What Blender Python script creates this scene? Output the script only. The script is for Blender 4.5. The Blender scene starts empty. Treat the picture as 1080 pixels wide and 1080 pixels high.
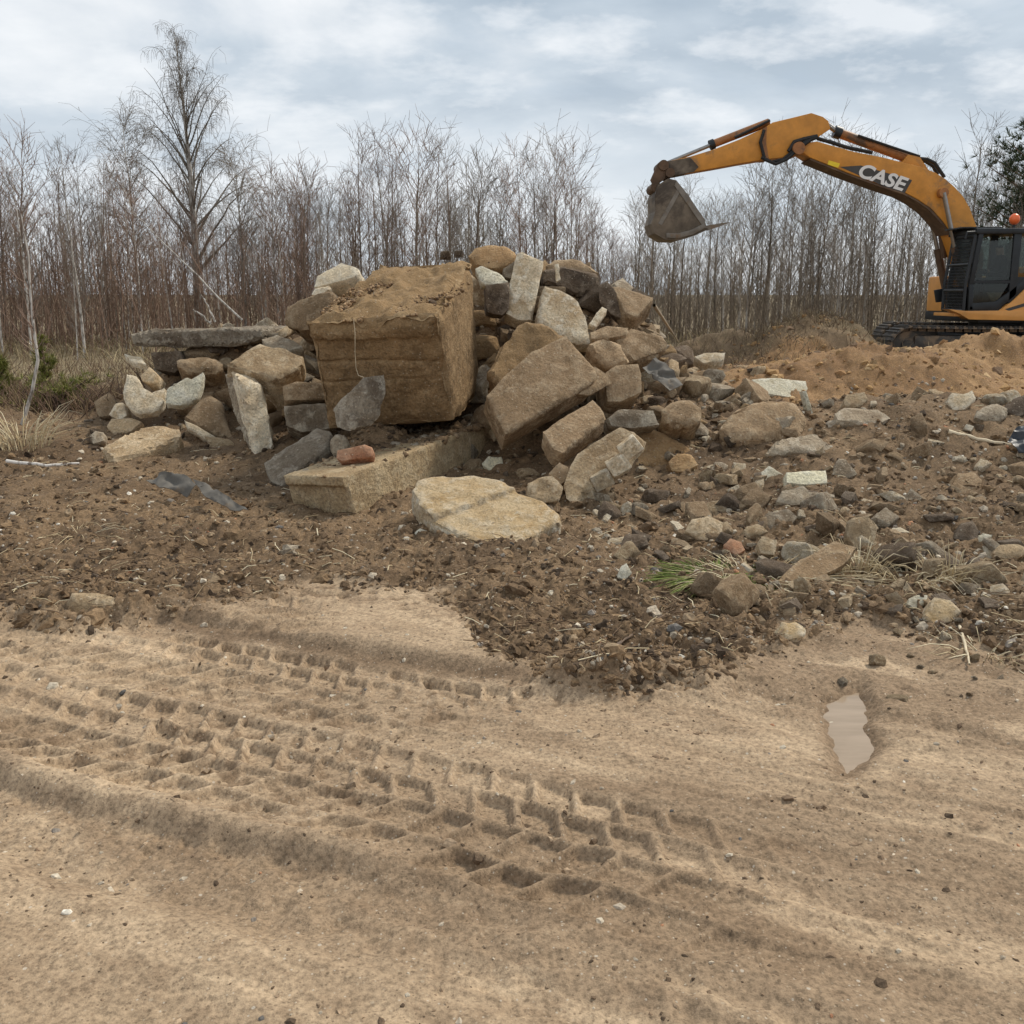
import bpy, bmesh, math, random
import numpy as np
from mathutils import Vector, Matrix, noise as mnoise
R = math.radians
random.seed(7)
rng = np.random.default_rng(11)
sc = bpy.context.scene
C = sc.collection

# ------------------------------------------------------------------ camera, sky, sun, exposure
EYE = 1.65
FPX = 1000.0                       # focal length in photograph pixels (1080 wide)
HOR, CEN = 310.0, 497.0            # horizon row and optical centre row of the photograph
TH = math.atan((CEN - HOR) / FPX)
cam = bpy.data.cameras.new('camera')
cam.sensor_width = 36.0
cam.lens = FPX / 1080.0 * 36.0
cam.shift_y = -(540.0 - CEN) / 1080.0
cam.clip_start = 0.05
cam.clip_end = 3000.0
camo = bpy.data.objects.new('camera', cam)
C.objects.link(camo)
camo.location = (0, 0, EYE)
camo.rotation_euler = (R(90) - TH, 0, 0)
sc.camera = camo

SUN_AZ = (0.78, 0.58)              # towards the sun, veiled by cloud, high to the right and beyond the heap
SUN_EL = R(49)
wd = bpy.data.worlds.new('World')
sc.world = wd
wd.use_nodes = True
nt = wd.node_tree
nt.nodes.clear()
def N(tree, typ, **kw):
    n = tree.nodes.new(typ)
    for k, v in kw.items():
        setattr(n, k, v)
    return n
def ramp(tree, stops, interp='LINEAR'):
    n = tree.nodes.new('ShaderNodeValToRGB')
    cr = n.color_ramp
    cr.interpolation = interp
    while len(cr.elements) > 1:
        cr.elements.remove(cr.elements[-1])
    for i, (p, c) in enumerate(stops):
        e = cr.elements[0] if i == 0 else cr.elements.new(p)
        e.position = p
        if not isinstance(c, (tuple, list)):
            c = (c, c, c)
        e.color = (*c, 1)
    return n
def mixc(tree, fac, a, b, blend='MIX'):
    m = tree.nodes.new('ShaderNodeMix')
    m.data_type = 'RGBA'
    m.blend_type = blend
    for sock, val in ((m.inputs[0], fac), (m.inputs[6], a), (m.inputs[7], b)):
        if hasattr(val, 'links'):
            tree.links.new(val, sock)
        elif isinstance(val, (tuple, list)):
            sock.default_value = (*val, 1) if len(val) == 3 else val
        else:
            sock.default_value = val
    return m.outputs[2]
def mth(tree, op, a, b=0.0, clamp=False):
    m = tree.nodes.new('ShaderNodeMath')
    m.operation = op
    m.use_clamp = clamp
    for i, val in enumerate((a, b)):
        if hasattr(val, 'links'):
            tree.links.new(val, m.inputs[i])
        else:
            m.inputs[i].default_value = val
    return m.outputs[0]
sky = N(nt, 'ShaderNodeTexSky')
sky.sky_type = 'NISHITA'
sky.sun_disc = False
sky.sun_elevation = SUN_EL
sky.sun_rotation = math.atan2(SUN_AZ[0], SUN_AZ[1])
skyb = N(nt, 'ShaderNodeVectorMath', operation='SCALE')
nt.links.new(sky.outputs[0], skyb.inputs[0])
skyb.inputs[3].default_value = 0.10
tc = N(nt, 'ShaderNodeTexCoord')
sep = N(nt, 'ShaderNodeSeparateXYZ')
nt.links.new(tc.outputs['Generated'], sep.inputs[0])
den = mth(nt, 'ADD', mth(nt, 'MAXIMUM', sep.outputs[2], 0.0), 0.24)
cx = mth(nt, 'DIVIDE', sep.outputs[0], den)
cy = mth(nt, 'DIVIDE', sep.outputs[1], den)
cmb = N(nt, 'ShaderNodeCombineXYZ')
nt.links.new(cx, cmb.inputs[0])
nt.links.new(mth(nt, 'MULTIPLY', cy, 1.15), cmb.inputs[1])
n1 = N(nt, 'ShaderNodeTexNoise')
n1.inputs['Scale'].default_value = 1.05
n1.inputs['Detail'].default_value = 7.0
n1.inputs['Roughness'].default_value = 0.52
n1.inputs['Distortion'].default_value = 0.35
mp1 = N(nt, 'ShaderNodeMapping')
mp1.inputs['Location'].default_value = (3.7, 1.25, 0.4)
nt.links.new(cmb.outputs[0], mp1.inputs[0])
nt.links.new(mp1.outputs[0], n1.inputs['Vector'])
cl = ramp(nt, [(0.38, (0.37, 0.45, 0.535)), (0.46, (0.51, 0.585, 0.66)), (0.53, (0.69, 0.735, 0.78)), (0.62, (0.86, 0.88, 0.90))])
nt.links.new(n1.outputs[0], cl.inputs[0])
n2 = N(nt, 'ShaderNodeTexNoise')
n2.inputs['Scale'].default_value = 3.4
n2.inputs['Detail'].default_value = 8.0
n2.inputs['Roughness'].default_value = 0.58
nt.links.new(mp1.outputs[0], n2.inputs['Vector'])
puff = ramp(nt, [(0.50, 0.0), (0.66, 1.0)])
nt.links.new(n2.outputs[0], puff.inputs[0])
clouds = mixc(nt, mth(nt, 'MULTIPLY', puff.outputs[0], 0.65), cl.outputs[0], (0.88, 0.90, 0.92))
# the overcast thins into a paler layer near the horizon, all round
hz = ramp(nt, [(0.0, 1.0), (0.10, 0.9), (0.19, 0.30), (0.28, 0.0)])
nt.links.new(sep.outputs[2], hz.inputs[0])
clouds = mixc(nt, mth(nt, 'MULTIPLY', hz.outputs[0], 0.62), clouds, (0.79, 0.83, 0.865))
cov = ramp(nt, [(0.25, 0.86), (0.45, 0.97)])
nt.links.new(n2.outputs[0], cov.inputs[0])
skyc = mixc(nt, cov.outputs[0], skyb.outputs[0], clouds)
bg = N(nt, 'ShaderNodeBackground')
bg.inputs[1].default_value = 0.515
nt.links.new(skyc, bg.inputs[0])
wo = N(nt, 'ShaderNodeOutputWorld')
nt.links.new(bg.outputs[0], wo.inputs[0])

sl = bpy.data.lights.new('sun', 'SUN')
sl.energy = 1.5
sl.angle = R(11)
sl.color = (1.0, 0.93, 0.81)
so = bpy.data.objects.new('sun', sl)
C.objects.link(so)
sdir = Vector((SUN_AZ[0], SUN_AZ[1], 0)).normalized() * math.cos(SUN_EL) + Vector((0, 0, math.sin(SUN_EL)))
so.rotation_euler = sdir.to_track_quat('Z', 'Y').to_euler()
so.location = (20, -10, 30)

sc.view_settings.view_transform = 'Standard'
sc.view_settings.look = 'None'
sc.view_settings.gamma = 1.0
sc.view_settings.exposure = 1.12
sc.view_settings.use_curve_mapping = False
sc.render.engine = 'CYCLES'
sc.cycles.use_denoising = True
sc.cycles.max_bounces = 6
sc.cycles.transparent_max_bounces = 12

# ------------------------------------------------------------------ measuring helpers (photograph pixel -> place)
SH, CH = math.sin(TH), math.cos(TH)
def ray(u, v):
    a, b = (u - 540.0) / FPX, -(v - CEN) / FPX
    return Vector((a, b * SH + CH, b * CH - SH))
def P(u, v, y):
    d = ray(u, v)
    return Vector((0, 0, EYE)) + d * (y / d.y)
def G(u, v, z=0.0):
    d = ray(u, v)
    return Vector((0, 0, EYE)) + d * ((z - EYE) / d.z)
def onplane(u, v, p, n):
    d = ray(u, v)
    o = Vector((0, 0, EYE))
    return o + d * ((p - o).dot(n) / d.dot(n))

# ------------------------------------------------------------------ numpy noise
def _h(ix, iy, iz, s):
    h = (ix.astype(np.int64) * 374761393 + iy.astype(np.int64) * 668265263 + iz.astype(np.int64) * 2147483647 + s * 974711) & 0x7fffffff
    h = ((h ^ (h >> 13)) * 1274126177) & 0x7fffffff
    h = h ^ (h >> 16)
    return (h & 0xffff) / 65535.0
def vn2(x, y, s=0):
    ix, iy = np.floor(x), np.floor(y)
    fx, fy = x - ix, y - iy
    fx = fx * fx * fx * (fx * (fx * 6 - 15) + 10)
    fy = fy * fy * fy * (fy * (fy * 6 - 15) + 10)
    z = np.zeros_like(ix)
    a, b = _h(ix, iy, z, s), _h(ix + 1, iy, z, s)
    c, d = _h(ix, iy + 1, z, s), _h(ix + 1, iy + 1, z, s)
    return (a + (b - a) * fx) * (1 - fy) + (c + (d - c) * fx) * fy
def fbm2(x, y, o=4, s=0, g=0.5):
    t, a, m = 0.0, 1.0, 0.0
    for k in range(o):
        t = t + a * vn2(x + 17.3 * k, y - 9.1 * k, s + k)
        m += a
        a *= g
        x, y = x * 1.83 + y * 0.81, y * 1.83 - x * 0.81
    return t / m
def vn3(p, s=0):
    i = np.floor(p)
    f = p - i
    f = f * f * (3 - 2 * f)
    r = 0
    for dx in (0, 1):
        for dy in (0, 1):
            for dz in (0, 1):
                w = (f[:, 0] if dx else 1 - f[:, 0]) * (f[:, 1] if dy else 1 - f[:, 1]) * (f[:, 2] if dz else 1 - f[:, 2])
                r = r + w * _h(i[:, 0] + dx, i[:, 1] + dy, i[:, 2] + dz, s)
    return r
def fbm3(p, o=3, s=0):
    t, a, m = 0.0, 1.0, 0.0
    for k in range(o):
        t = t + a * vn3(p * (2.03 ** k) + 5.1 * k, s + k)
        m += a
        a *= 0.5
    return t / m
def sst(a, b, x):
    t = np.clip((x - a) / (b - a), 0, 1)
    return t * t * (3 - 2 * t)

# ------------------------------------------------------------------ object helpers
def tag(o, label=None, cat=None, group=None, kind=None):
    if label:
        o['label'] = label
    if cat:
        o['category'] = cat
    if group:
        o['group'] = group
    if kind:
        o['kind'] = kind
    return o
def link(name, me, mat=None, parent=None, loc=None):
    o = bpy.data.objects.new(name, me)
    C.objects.link(o)
    if mat is not None and len(me.materials) == 0:
        me.materials.append(mat)
    if parent is not None:
        o.parent = parent
    if loc is not None:
        o.location = loc
    return o
def empty(name, loc):
    o = bpy.data.objects.new(name, None)
    C.objects.link(o)
    o.location = loc
    o.empty_display_size = 0.2
    return o
def np_mesh(name, V, F, col=None, smooth=False, colname='tint'):
    V = np.ascontiguousarray(V, dtype=np.float32)
    F = np.ascontiguousarray(F, dtype=np.int32)
    me = bpy.data.meshes.new(name)
    k = F.shape[1]
    me.vertices.add(len(V))
    me.vertices.foreach_set('co', V.ravel())
    me.loops.add(F.size)
    me.loops.foreach_set('vertex_index', F.ravel())
    me.polygons.add(len(F))
    me.polygons.foreach_set('loop_start', np.arange(0, F.size, k, dtype=np.int32))
    me.polygons.foreach_set('loop_total', np.full(len(F), k, dtype=np.int32))
    me.polygons.foreach_set('use_smooth', np.full(len(F), smooth, dtype=bool))
    me.update(calc_edges=True)
    if col is not None:
        at = me.color_attributes.new(colname, 'FLOAT_COLOR', 'POINT')
        c4 = np.ones((len(V), 4), dtype=np.float32)
        c4[:, :col.shape[1]] = col
        at.data.foreach_set('color', c4.ravel())
    return me
def bm_mesh(name, bm, smooth=False, sharp=35):
    me = bpy.data.meshes.new(name)
    bm.to_mesh(me)
    bm.free()
    if smooth:
        me.polygons.foreach_set('use_smooth', [True] * len(me.polygons))
        me.set_sharp_from_angle(angle=R(sharp))
    return me

# ------------------------------------------------------------------ materials
def new_mat(name):
    m = bpy.data.materials.new(name)
    m.use_nodes = True
    t = m.node_tree
    b = t.nodes['Principled BSDF']
    return m, t, b
def noise_node(t, scale, detail=5, rough=0.55, vec=None, dist=0.0):
    n = N(t, 'ShaderNodeTexNoise')
    n.inputs['Scale'].default_value = scale
    n.inputs['Detail'].default_value = detail
    n.inputs['Roughness'].default_value = rough
    n.inputs['Distortion'].default_value = dist
    if vec is not None:
        t.links.new(vec, n.inputs['Vector'])
    return n
def bump(t, b, height, strength, dist=0.02, normal=None):
    n = N(t, 'ShaderNodeBump')
    n.inputs['Strength'].default_value = strength
    n.inputs['Distance'].default_value = dist
    t.links.new(height, n.inputs['Height'])
    if normal is not None:
        t.links.new(normal, n.inputs['Normal'])
    t.links.new(n.outputs[0], b.inputs['Normal'])
    return n.outputs[0]
def concrete(name, base, dark, pale, dirt=(0.20, 0.125, 0.07), dirt_amt=0.6, speck=0.5, streak=0.0):
    m, t, b = new_mat(name)
    tc = N(t, 'ShaderNodeTexCoord')
    oi = N(t, 'ShaderNodeObjectInfo')
    off = N(t, 'ShaderNodeVectorMath', operation='ADD')
    sc3 = N(t, 'ShaderNodeVectorMath', operation='SCALE')
    sc3.inputs[0].default_value = (13.0, 7.0, 29.0)
    t.links.new(oi.outputs['Random'], sc3.inputs[3])
    t.links.new(tc.outputs['Object'], off.inputs[0])
    t.links.new(sc3.outputs[0], off.inputs[1])
    v = off.outputs[0]
    n1 = noise_node(t, 2.6, 6, 0.62, v, 0.6)
    r1 = ramp(t, [(0.40, 0.0), (0.58, 1.0)])
    t.links.new(n1.outputs[0], r1.inputs[0])
    c = mixc(t, r1.outputs[0], dark, base)
    n2 = noise_node(t, 9.0, 8, 0.68, v, 0.3)
    r2 = ramp(t, [(0.50, 0.0), (0.60, 1.0)])
    t.links.new(n2.outputs[0], r2.inputs[0])
    c = mixc(t, mth(t, 'MULTIPLY', r2.outputs[0], speck), c, pale)
    n3 = noise_node(t, 46.0, 5, 0.7, v)
    r3 = ramp(t, [(0.38, 0.30), (0.5, 1.0), (0.62, 1.5)])
    t.links.new(n3.outputs[0], r3.inputs[0])
    c = mixc(t, 0.45, c, r3.outputs[0], 'MULTIPLY')
    if streak:
        mp = N(t, 'ShaderNodeMapping')
        mp.inputs['Scale'].default_value = (6.0, 6.0, 0.7)
        t.links.new(v, mp.inputs[0])
        n5 = noise_node(t, 1.6, 5, 0.6, mp.outputs[0])
        r5 = ramp(t, [(0.42, 0.0), (0.62, 1.0)])
        t.links.new(n5.outputs[0], r5.inputs[0])
        c = mixc(t, mth(t, 'MULTIPLY', r5.outputs[0], streak), c, dirt)
    # soil that has settled on the upward faces
    ge = N(t, 'ShaderNodeNewGeometry')
    sp = N(t, 'ShaderNodeSeparateXYZ')
    t.links.new(ge.outputs['Normal'], sp.inputs[0])
    n4 = noise_node(t, 4.5, 7, 0.65, v, 0.8)
    up = mth(t, 'ADD', mth(t, 'MULTIPLY', sp.outputs[2], 0.35), mth(t, 'SUBTRACT', n4.outputs[0], 0.28))
    r4 = ramp(t, [(0.25, 0.0), (0.45, 1.0)])
    t.links.new(up, r4.inputs[0])
    c = mixc(t, mth(t, 'MULTIPLY', r4.outputs[0], dirt_amt), c, dirt)
    ro = ramp(t, [(0.525, 0.0), (0.60, 1.0)])
    t.links.new(ge.outputs['Pointiness'], ro.inputs[0])
    c = mixc(t, mth(t, 'MULTIPLY', mth(t, 'MULTIPLY', ro.outputs[0], n4.outputs[0]), 1.0, True), c, pale)
    # grit of the aggregate
    vo = N(t, 'ShaderNodeTexVoronoi')
    vo.inputs['Scale'].default_value = 34.0
    t.links.new(v, vo.inputs['Vector'])
    rv = ramp(t, [(0.16, 1.0), (0.24, 0.0)])
    t.links.new(vo.outputs['Distance'], rv.inputs[0])
    sv = N(t, 'ShaderNodeSeparateColor')
    t.links.new(vo.outputs['Color'], sv.inputs[0])
    rk = ramp(t, [(0.35, (0.10, 0.075, 0.05)), (0.36, (0.34, 0.27, 0.19)), (0.75, (0.62, 0.54, 0.42))], 'CONSTANT')
    t.links.new(sv.outputs[0], rk.inputs[0])
    c = mixc(t, mth(t, 'MULTIPLY', rv.outputs[0], 0.45), c, rk.outputs[0])
    # dark stains with sharp edges
    n6 = noise_node(t, 5.2, 9, 0.72, v, 1.2)
    r6 = ramp(t, [(0.34, 1.0), (0.42, 0.0)])
    t.links.new(n6.outputs[0], r6.inputs[0])
    c = mixc(t, mth(t, 'MULTIPLY', r6.outputs[0], 0.75), c, dark)
    hs = N(t, 'ShaderNodeHueSaturation')
    t.links.new(c, hs.inputs['Color'])
    t.links.new(mth(t, 'ADD', mth(t, 'MULTIPLY', oi.outputs['Random'], 0.4), 0.80), hs.inputs['Value'])
    t.links.new(hs.outputs[0], b.inputs['Base Color'])
    b.inputs['Roughness'].default_value = 0.92
    b.inputs['Specular IOR Level'].default_value = 0.25
    hgt = mth(t, 'ADD', mth(t, 'MULTIPLY', n3.outputs[0], 0.5), n2.outputs[0])
    bump(t, b, hgt, 0.9, 0.04)
    return m
M = {}
M['block'] = concrete('soil_stained_concrete', (0.315, 0.205, 0.105), (0.20, 0.128, 0.064), (0.47, 0.33, 0.185), (0.36, 0.23, 0.112), 0.75, 0.45, 0.3)
M['brown'] = concrete('brown_concrete', (0.335, 0.232, 0.138), (0.195, 0.13, 0.072), (0.50, 0.385, 0.255), (0.31, 0.205, 0.115), 0.45, 0.65)
M['tan'] = concrete('tan_concrete', (0.475, 0.352, 0.215), (0.28, 0.192, 0.108), (0.64, 0.52, 0.36), (0.36, 0.24, 0.13), 0.30, 0.75)
M['pale'] = concrete('pale_concrete', (0.66, 0.56, 0.405), (0.42, 0.31, 0.19), (0.80, 0.73, 0.59), (0.47, 0.33, 0.18), 0.28, 0.75)
M['ochre'] = concrete('ochre_concrete', (0.66, 0.55, 0.39), (0.45, 0.325, 0.19), (0.80, 0.73, 0.59), (0.58, 0.37, 0.15), 0.45, 0.75)
M['grey'] = concrete('grey_concrete', (0.355, 0.288, 0.205), (0.19, 0.145, 0.098), (0.56, 0.49, 0.38), (0.28, 0.195, 0.12), 0.32, 0.75)
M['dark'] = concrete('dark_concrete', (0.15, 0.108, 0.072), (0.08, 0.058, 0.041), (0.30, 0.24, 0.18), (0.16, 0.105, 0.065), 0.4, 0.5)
M['white'] = concrete('pale_green_grey_concrete', (0.66, 0.62, 0.485), (0.47, 0.42, 0.30), (0.80, 0.77, 0.65), (0.40, 0.30, 0.18), 0.25, 0.6)
M['brick'] = concrete('red_brick', (0.44, 0.19, 0.10), (0.30, 0.125, 0.07), (0.60, 0.38, 0.25), (0.34, 0.21, 0.12), 0.4, 0.45)
M['cream'] = concrete('cream_brick', (0.76, 0.70, 0.50), (0.62, 0.54, 0.36), (0.84, 0.80, 0.65), (0.45, 0.34, 0.2), 0.12, 0.5)
M['rust'] = concrete('orange_boulder', (0.43, 0.272, 0.132), (0.28, 0.17, 0.085), (0.60, 0.43, 0.25), (0.42, 0.25, 0.115), 0.5, 0.5)
M['beam'] = concrete('yellowish_beam_concrete', (0.56, 0.425, 0.255), (0.42, 0.30, 0.17), (0.70, 0.57, 0.38), (0.42, 0.28, 0.15), 0.25, 0.5)
M['greydark'] = concrete('weathered_grey_concrete', (0.25, 0.208, 0.155), (0.13, 0.10, 0.072), (0.46, 0.41, 0.33), (0.20, 0.14, 0.085), 0.3, 0.6)
def plain(name, col, rough=0.6, metal=0.0, var=0.25, scale=12.0, wear=None, wear_at=0.6, bmp=0.15, spec=0.4):
    m, t, b = new_mat(name)
    tc = N(t, 'ShaderNodeTexCoord')
    n = noise_node(t, scale, 6, 0.6, tc.outputs['Object'])
    r = ramp(t, [(0.3, 1.0 - var), (0.7, 1.0 + var)])
    t.links.new(n.outputs[0], r.inputs[0])
    c = mixc(t, 1.0, col, r.outputs[0], 'MULTIPLY')
    if wear:
        n2 = noise_node(t, scale * 0.35, 8, 0.7, tc.outputs['Object'], 0.5)
        r2 = ramp(t, [(wear_at, 0.0), (wear_at + 0.10, 1.0)])
        t.links.new(n2.outputs[0], r2.inputs[0])
        c = mixc(t, r2.outputs[0], c, wear)
    t.links.new(c, b.inputs['Base Color'])
    b.inputs['Roughness'].default_value = rough
    b.inputs['Metallic'].default_value = metal
    b.inputs['Specular IOR Level'].default_value = spec
    if bmp:
        bump(t, b, n.outputs[0], bmp, 0.01)
    return m
M['orange'] = plain('orange_machine_paint', (0.60, 0.255, 0.038), 0.45, 0, 0.22, 3.0, (0.27, 0.15, 0.065), 0.56, 0.05)
M['panel'] = plain('faded_orange_paint', (0.66, 0.31, 0.085), 0.45, 0, 0.12, 3.0, (0.36, 0.22, 0.11), 0.62, 0.05)
M['black'] = plain('black_machine_paint', (0.016, 0.019, 0.022), 0.45, 0, 0.3, 6.0, (0.06, 0.05, 0.042), 0.62, 0.05)
M['rubber'] = plain('rubber_hose', (0.018, 0.017, 0.016), 0.6, 0, 0.3)
M['steel'] = plain('bare_worn_steel', (0.21, 0.185, 0.155), 0.55, 0.55, 0.3, 5.0, (0.20, 0.135, 0.085), 0.50, 0.2)
M['bucket'] = plain('muddy_bucket_steel', (0.165, 0.13, 0.094), 0.7, 0.1, 0.5, 3.0, (0.07, 0.052, 0.038), 0.53, 0.4)
M['rustdark'] = plain('rusty_dark_steel', (0.11, 0.065, 0.038), 0.65, 0.2, 0.4, 5.0, (0.20, 0.13, 0.08), 0.55, 0.2)
M['chrome'] = plain('piston_rod', (0.30, 0.28, 0.26), 0.3, 0.8, 0.1)
M['rustcyl'] = plain('rusty_orange_cylinder', (0.34, 0.145, 0.05), 0.55, 0, 0.3, 6.0, (0.13, 0.08, 0.05), 0.52, 0.1)
M['track'] = plain('track_steel', (0.085, 0.075, 0.065), 0.6, 0.4, 0.35, 6.0, (0.24, 0.17, 0.11), 0.52, 0.25)
M['letter'] = plain('white_lettering', (0.80, 0.78, 0.75), 0.5, 0, 0.05, 5, None, 0.6, 0)
M['decal'] = plain('dark_grey_decal', (0.06, 0.055, 0.05), 0.5, 0, 0.15, 5, None, 0.6, 0)
M['sticker'] = plain('yellow_sticker', (0.80, 0.58, 0.03), 0.5, 0, 0.15, 8, None, 0.6, 0)
M['seat'] = plain('seat_cloth', (0.03, 0.03, 0.033), 0.85)
M['jacket'] = plain('dark_jacket', (0.022, 0.024, 0.030), 0.85)
M['skin'] = plain('skin', (0.42, 0.25, 0.18), 0.6, 0, 0.08, 10, None, 0.6, 0)
M['timber'] = plain('weathered_timber', (0.34, 0.27, 0.19), 0.85, 0, 0.35, 9, None, 0.6, 0.4)
M['palewood'] = plain('pale_dry_wood', (0.60, 0.50, 0.35), 0.85, 0, 0.25, 14, None, 0.6, 0.3)
M['sheet'] = plain('crumpled_grey_sheet', (0.125, 0.112, 0.095), 0.75, 0.0, 0.3, 6, (0.19, 0.135, 0.085), 0.57, 0.2)
M['darksheet'] = plain('dark_plastic_sheet', (0.028, 0.032, 0.038), 0.4, 0, 0.3, 6, (0.14, 0.11, 0.08), 0.62, 0.2)
def glass_mat():
    m, t, b = new_mat('cab_glass')
    t.nodes.remove(b)
    tr = N(t, 'ShaderNodeBsdfTransparent')
    tr.inputs[0].default_value = (0.62, 0.68, 0.66, 1)
    gl = N(t, 'ShaderNodeBsdfGlossy')
    gl.inputs['Roughness'].default_value = 0.05
    fr = N(t, 'ShaderNodeFresnel')
    fr.inputs[0].default_value = 1.45
    mx = N(t, 'ShaderNodeMixShader')
    t.links.new(mth(t, 'MULTIPLY', fr.outputs[0], 1.0), mx.inputs[0])
    t.links.new(tr.outputs[0], mx.inputs[1])
    t.links.new(gl.outputs[0], mx.inputs[2])
    t.links.new(mx.outputs[0], t.nodes['Material Output'].inputs[0])
    return m
M['glass'] = glass_mat()
def beacon_mat():
    m, t, b = new_mat('orange_beacon_plastic')
    b.inputs['Base Color'].default_value = (0.85, 0.16, 0.04, 1)
    b.inputs['Roughness'].default_value = 0.3
    return m
M['beacon'] = beacon_mat()
def tint_mat(name, rough=0.9, bs=0.4, nscale=60.0, var=0.35, spec=0.25, attr='tint', trans=0.0):
    m, t, b = new_mat(name)
    a = N(t, 'ShaderNodeAttribute')
    a.attribute_name = attr
    tc = N(t, 'ShaderNodeTexCoord')
    n = noise_node(t, nscale, 5, 0.6, tc.outputs['Object'])
    r = ramp(t, [(0.3, 1 - var), (0.7, 1 + var)])
    t.links.new(n.outputs[0], r.inputs[0])
    c = mixc(t, 1.0, a.outputs['Color'], r.outputs[0], 'MULTIPLY')
    t.links.new(c, b.inputs['Base Color'])
    b.inputs['Roughness'].default_value = rough
    b.inputs['Specular IOR Level'].default_value = spec
    if bs:
        bump(t, b, n.outputs[0], bs, 0.01)
    return m
M['clod'] = tint_mat('loose_soil_clods', 0.95, 0.6, 70.0, 0.35)
M['straw'] = tint_mat('dry_straw', 0.9, 0.0, 30.0, 0.2)
M['green'] = tint_mat('green_needles', 0.7, 0.0, 20.0, 0.25)
def bark(name, base, dark, patch, rough=0.85):
    m, t, b = new_mat(name)
    tc = N(t, 'ShaderNodeTexCoord')
    oi = N(t, 'ShaderNodeObjectInfo')
    mp = N(t, 'ShaderNodeMapping')
    mp.inputs['Scale'].default_value = (6.0, 6.0, 1.6)
    t.links.new(tc.outputs['Object'], mp.inputs[0])
    n = noise_node(t, 2.2, 5, 0.65, mp.outputs[0])
    r = ramp(t, [(patch, 0.0), (patch + 0.12, 1.0)])
    t.links.new(n.outputs[0], r.inputs[0])
    c = mixc(t, r.outputs[0], dark, base)
    hs = N(t, 'ShaderNodeHueSaturation')
    t.links.new(c, hs.inputs['Color'])
    t.links.new(mth(t, 'ADD', mth(t, 'MULTIPLY', oi.outputs['Random'], 0.6), 0.7), hs.inputs['Value'])
    t.links.new(hs.outputs[0], b.inputs['Base Color'])
    b.inputs['Roughness'].default_value = rough
    b.inputs['Specular IOR Level'].default_value = 0.2
    return m
M['birch'] = bark('birch_bark', (0.58, 0.535, 0.48), (0.20, 0.165, 0.135), 0.40)
M['greybark'] = bark('grey_bark', (0.27, 0.225, 0.175), (0.16, 0.128, 0.098), 0.45)
M['redbark'] = bark('reddish_bark', (0.25, 0.175, 0.128), (0.155, 0.105, 0.078), 0.45)
M['twig'] = bark('grey_twigs', (0.275, 0.238, 0.195), (0.20, 0.168, 0.137), 0.45)
M['redtwig'] = bark('reddish_twigs', (0.265, 0.185, 0.142), (0.185, 0.126, 0.096), 0.45)
M['pinebark'] = bark('pine_bark', (0.22, 0.15, 0.10), (0.11, 0.08, 0.06), 0.45)
# ------------------------------------------------------------------ the ground
TDIR = np.array((0.907, -0.421))      # the way the wheel tracks run
NDIR = np.array((0.421, 0.907))
_edge = [G(u, v) for u, v in ((-160, 640), (0, 655), (60, 665), (130, 662), (200, 648), (330, 636), (430, 636), (478, 650), (500, 700), (560, 728),
                              (640, 738), (740, 722), (790, 690), (860, 672), (930, 668), (1000, 690), (1080, 705), (1300, 700))]
EX = np.array([p.x for p in _edge])
EY = np.array([p.y for p in _edge])
_o = np.argsort(EX)
EX, EY = EX[_o], EY[_o]
def bumpf(x, y, cx, cy, h, sx, sy, p=1.0):
    return h * np.exp(-(((x - cx) / sx) ** 2 + ((y - cy) / sy) ** 2) ** p)
PUD = [G(u, v) for u, v in ((872, 735), (905, 724), (911, 758), (923, 779), (906, 800), (892, 813), (884, 792), (876, 758))]
def poly_sd(x, y, poly):
    # signed distance to a polygon (negative inside)
    d = np.full(x.shape, 1e9)
    ins = np.zeros(x.shape, dtype=bool)
    n = len(poly)
    for i in range(n):
        a, b = poly[i], poly[(i + 1) % n]
        ex, ey = b.x - a.x, b.y - a.y
        t = np.clip(((x - a.x) * ex + (y - a.y) * ey) / (ex * ex + ey * ey), 0, 1)
        d = np.minimum(d, np.hypot(x - a.x - t * ex, y - a.y - t * ey))
        c = (a.y > y) != (b.y > y)
        with np.errstate(divide='ignore', invalid='ignore'):
            xi = a.x + (y - a.y) * ex / (ey if ey else 1e-9)
        ins ^= c & (x < xi)
    return np.where(ins, -d, d)
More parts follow.
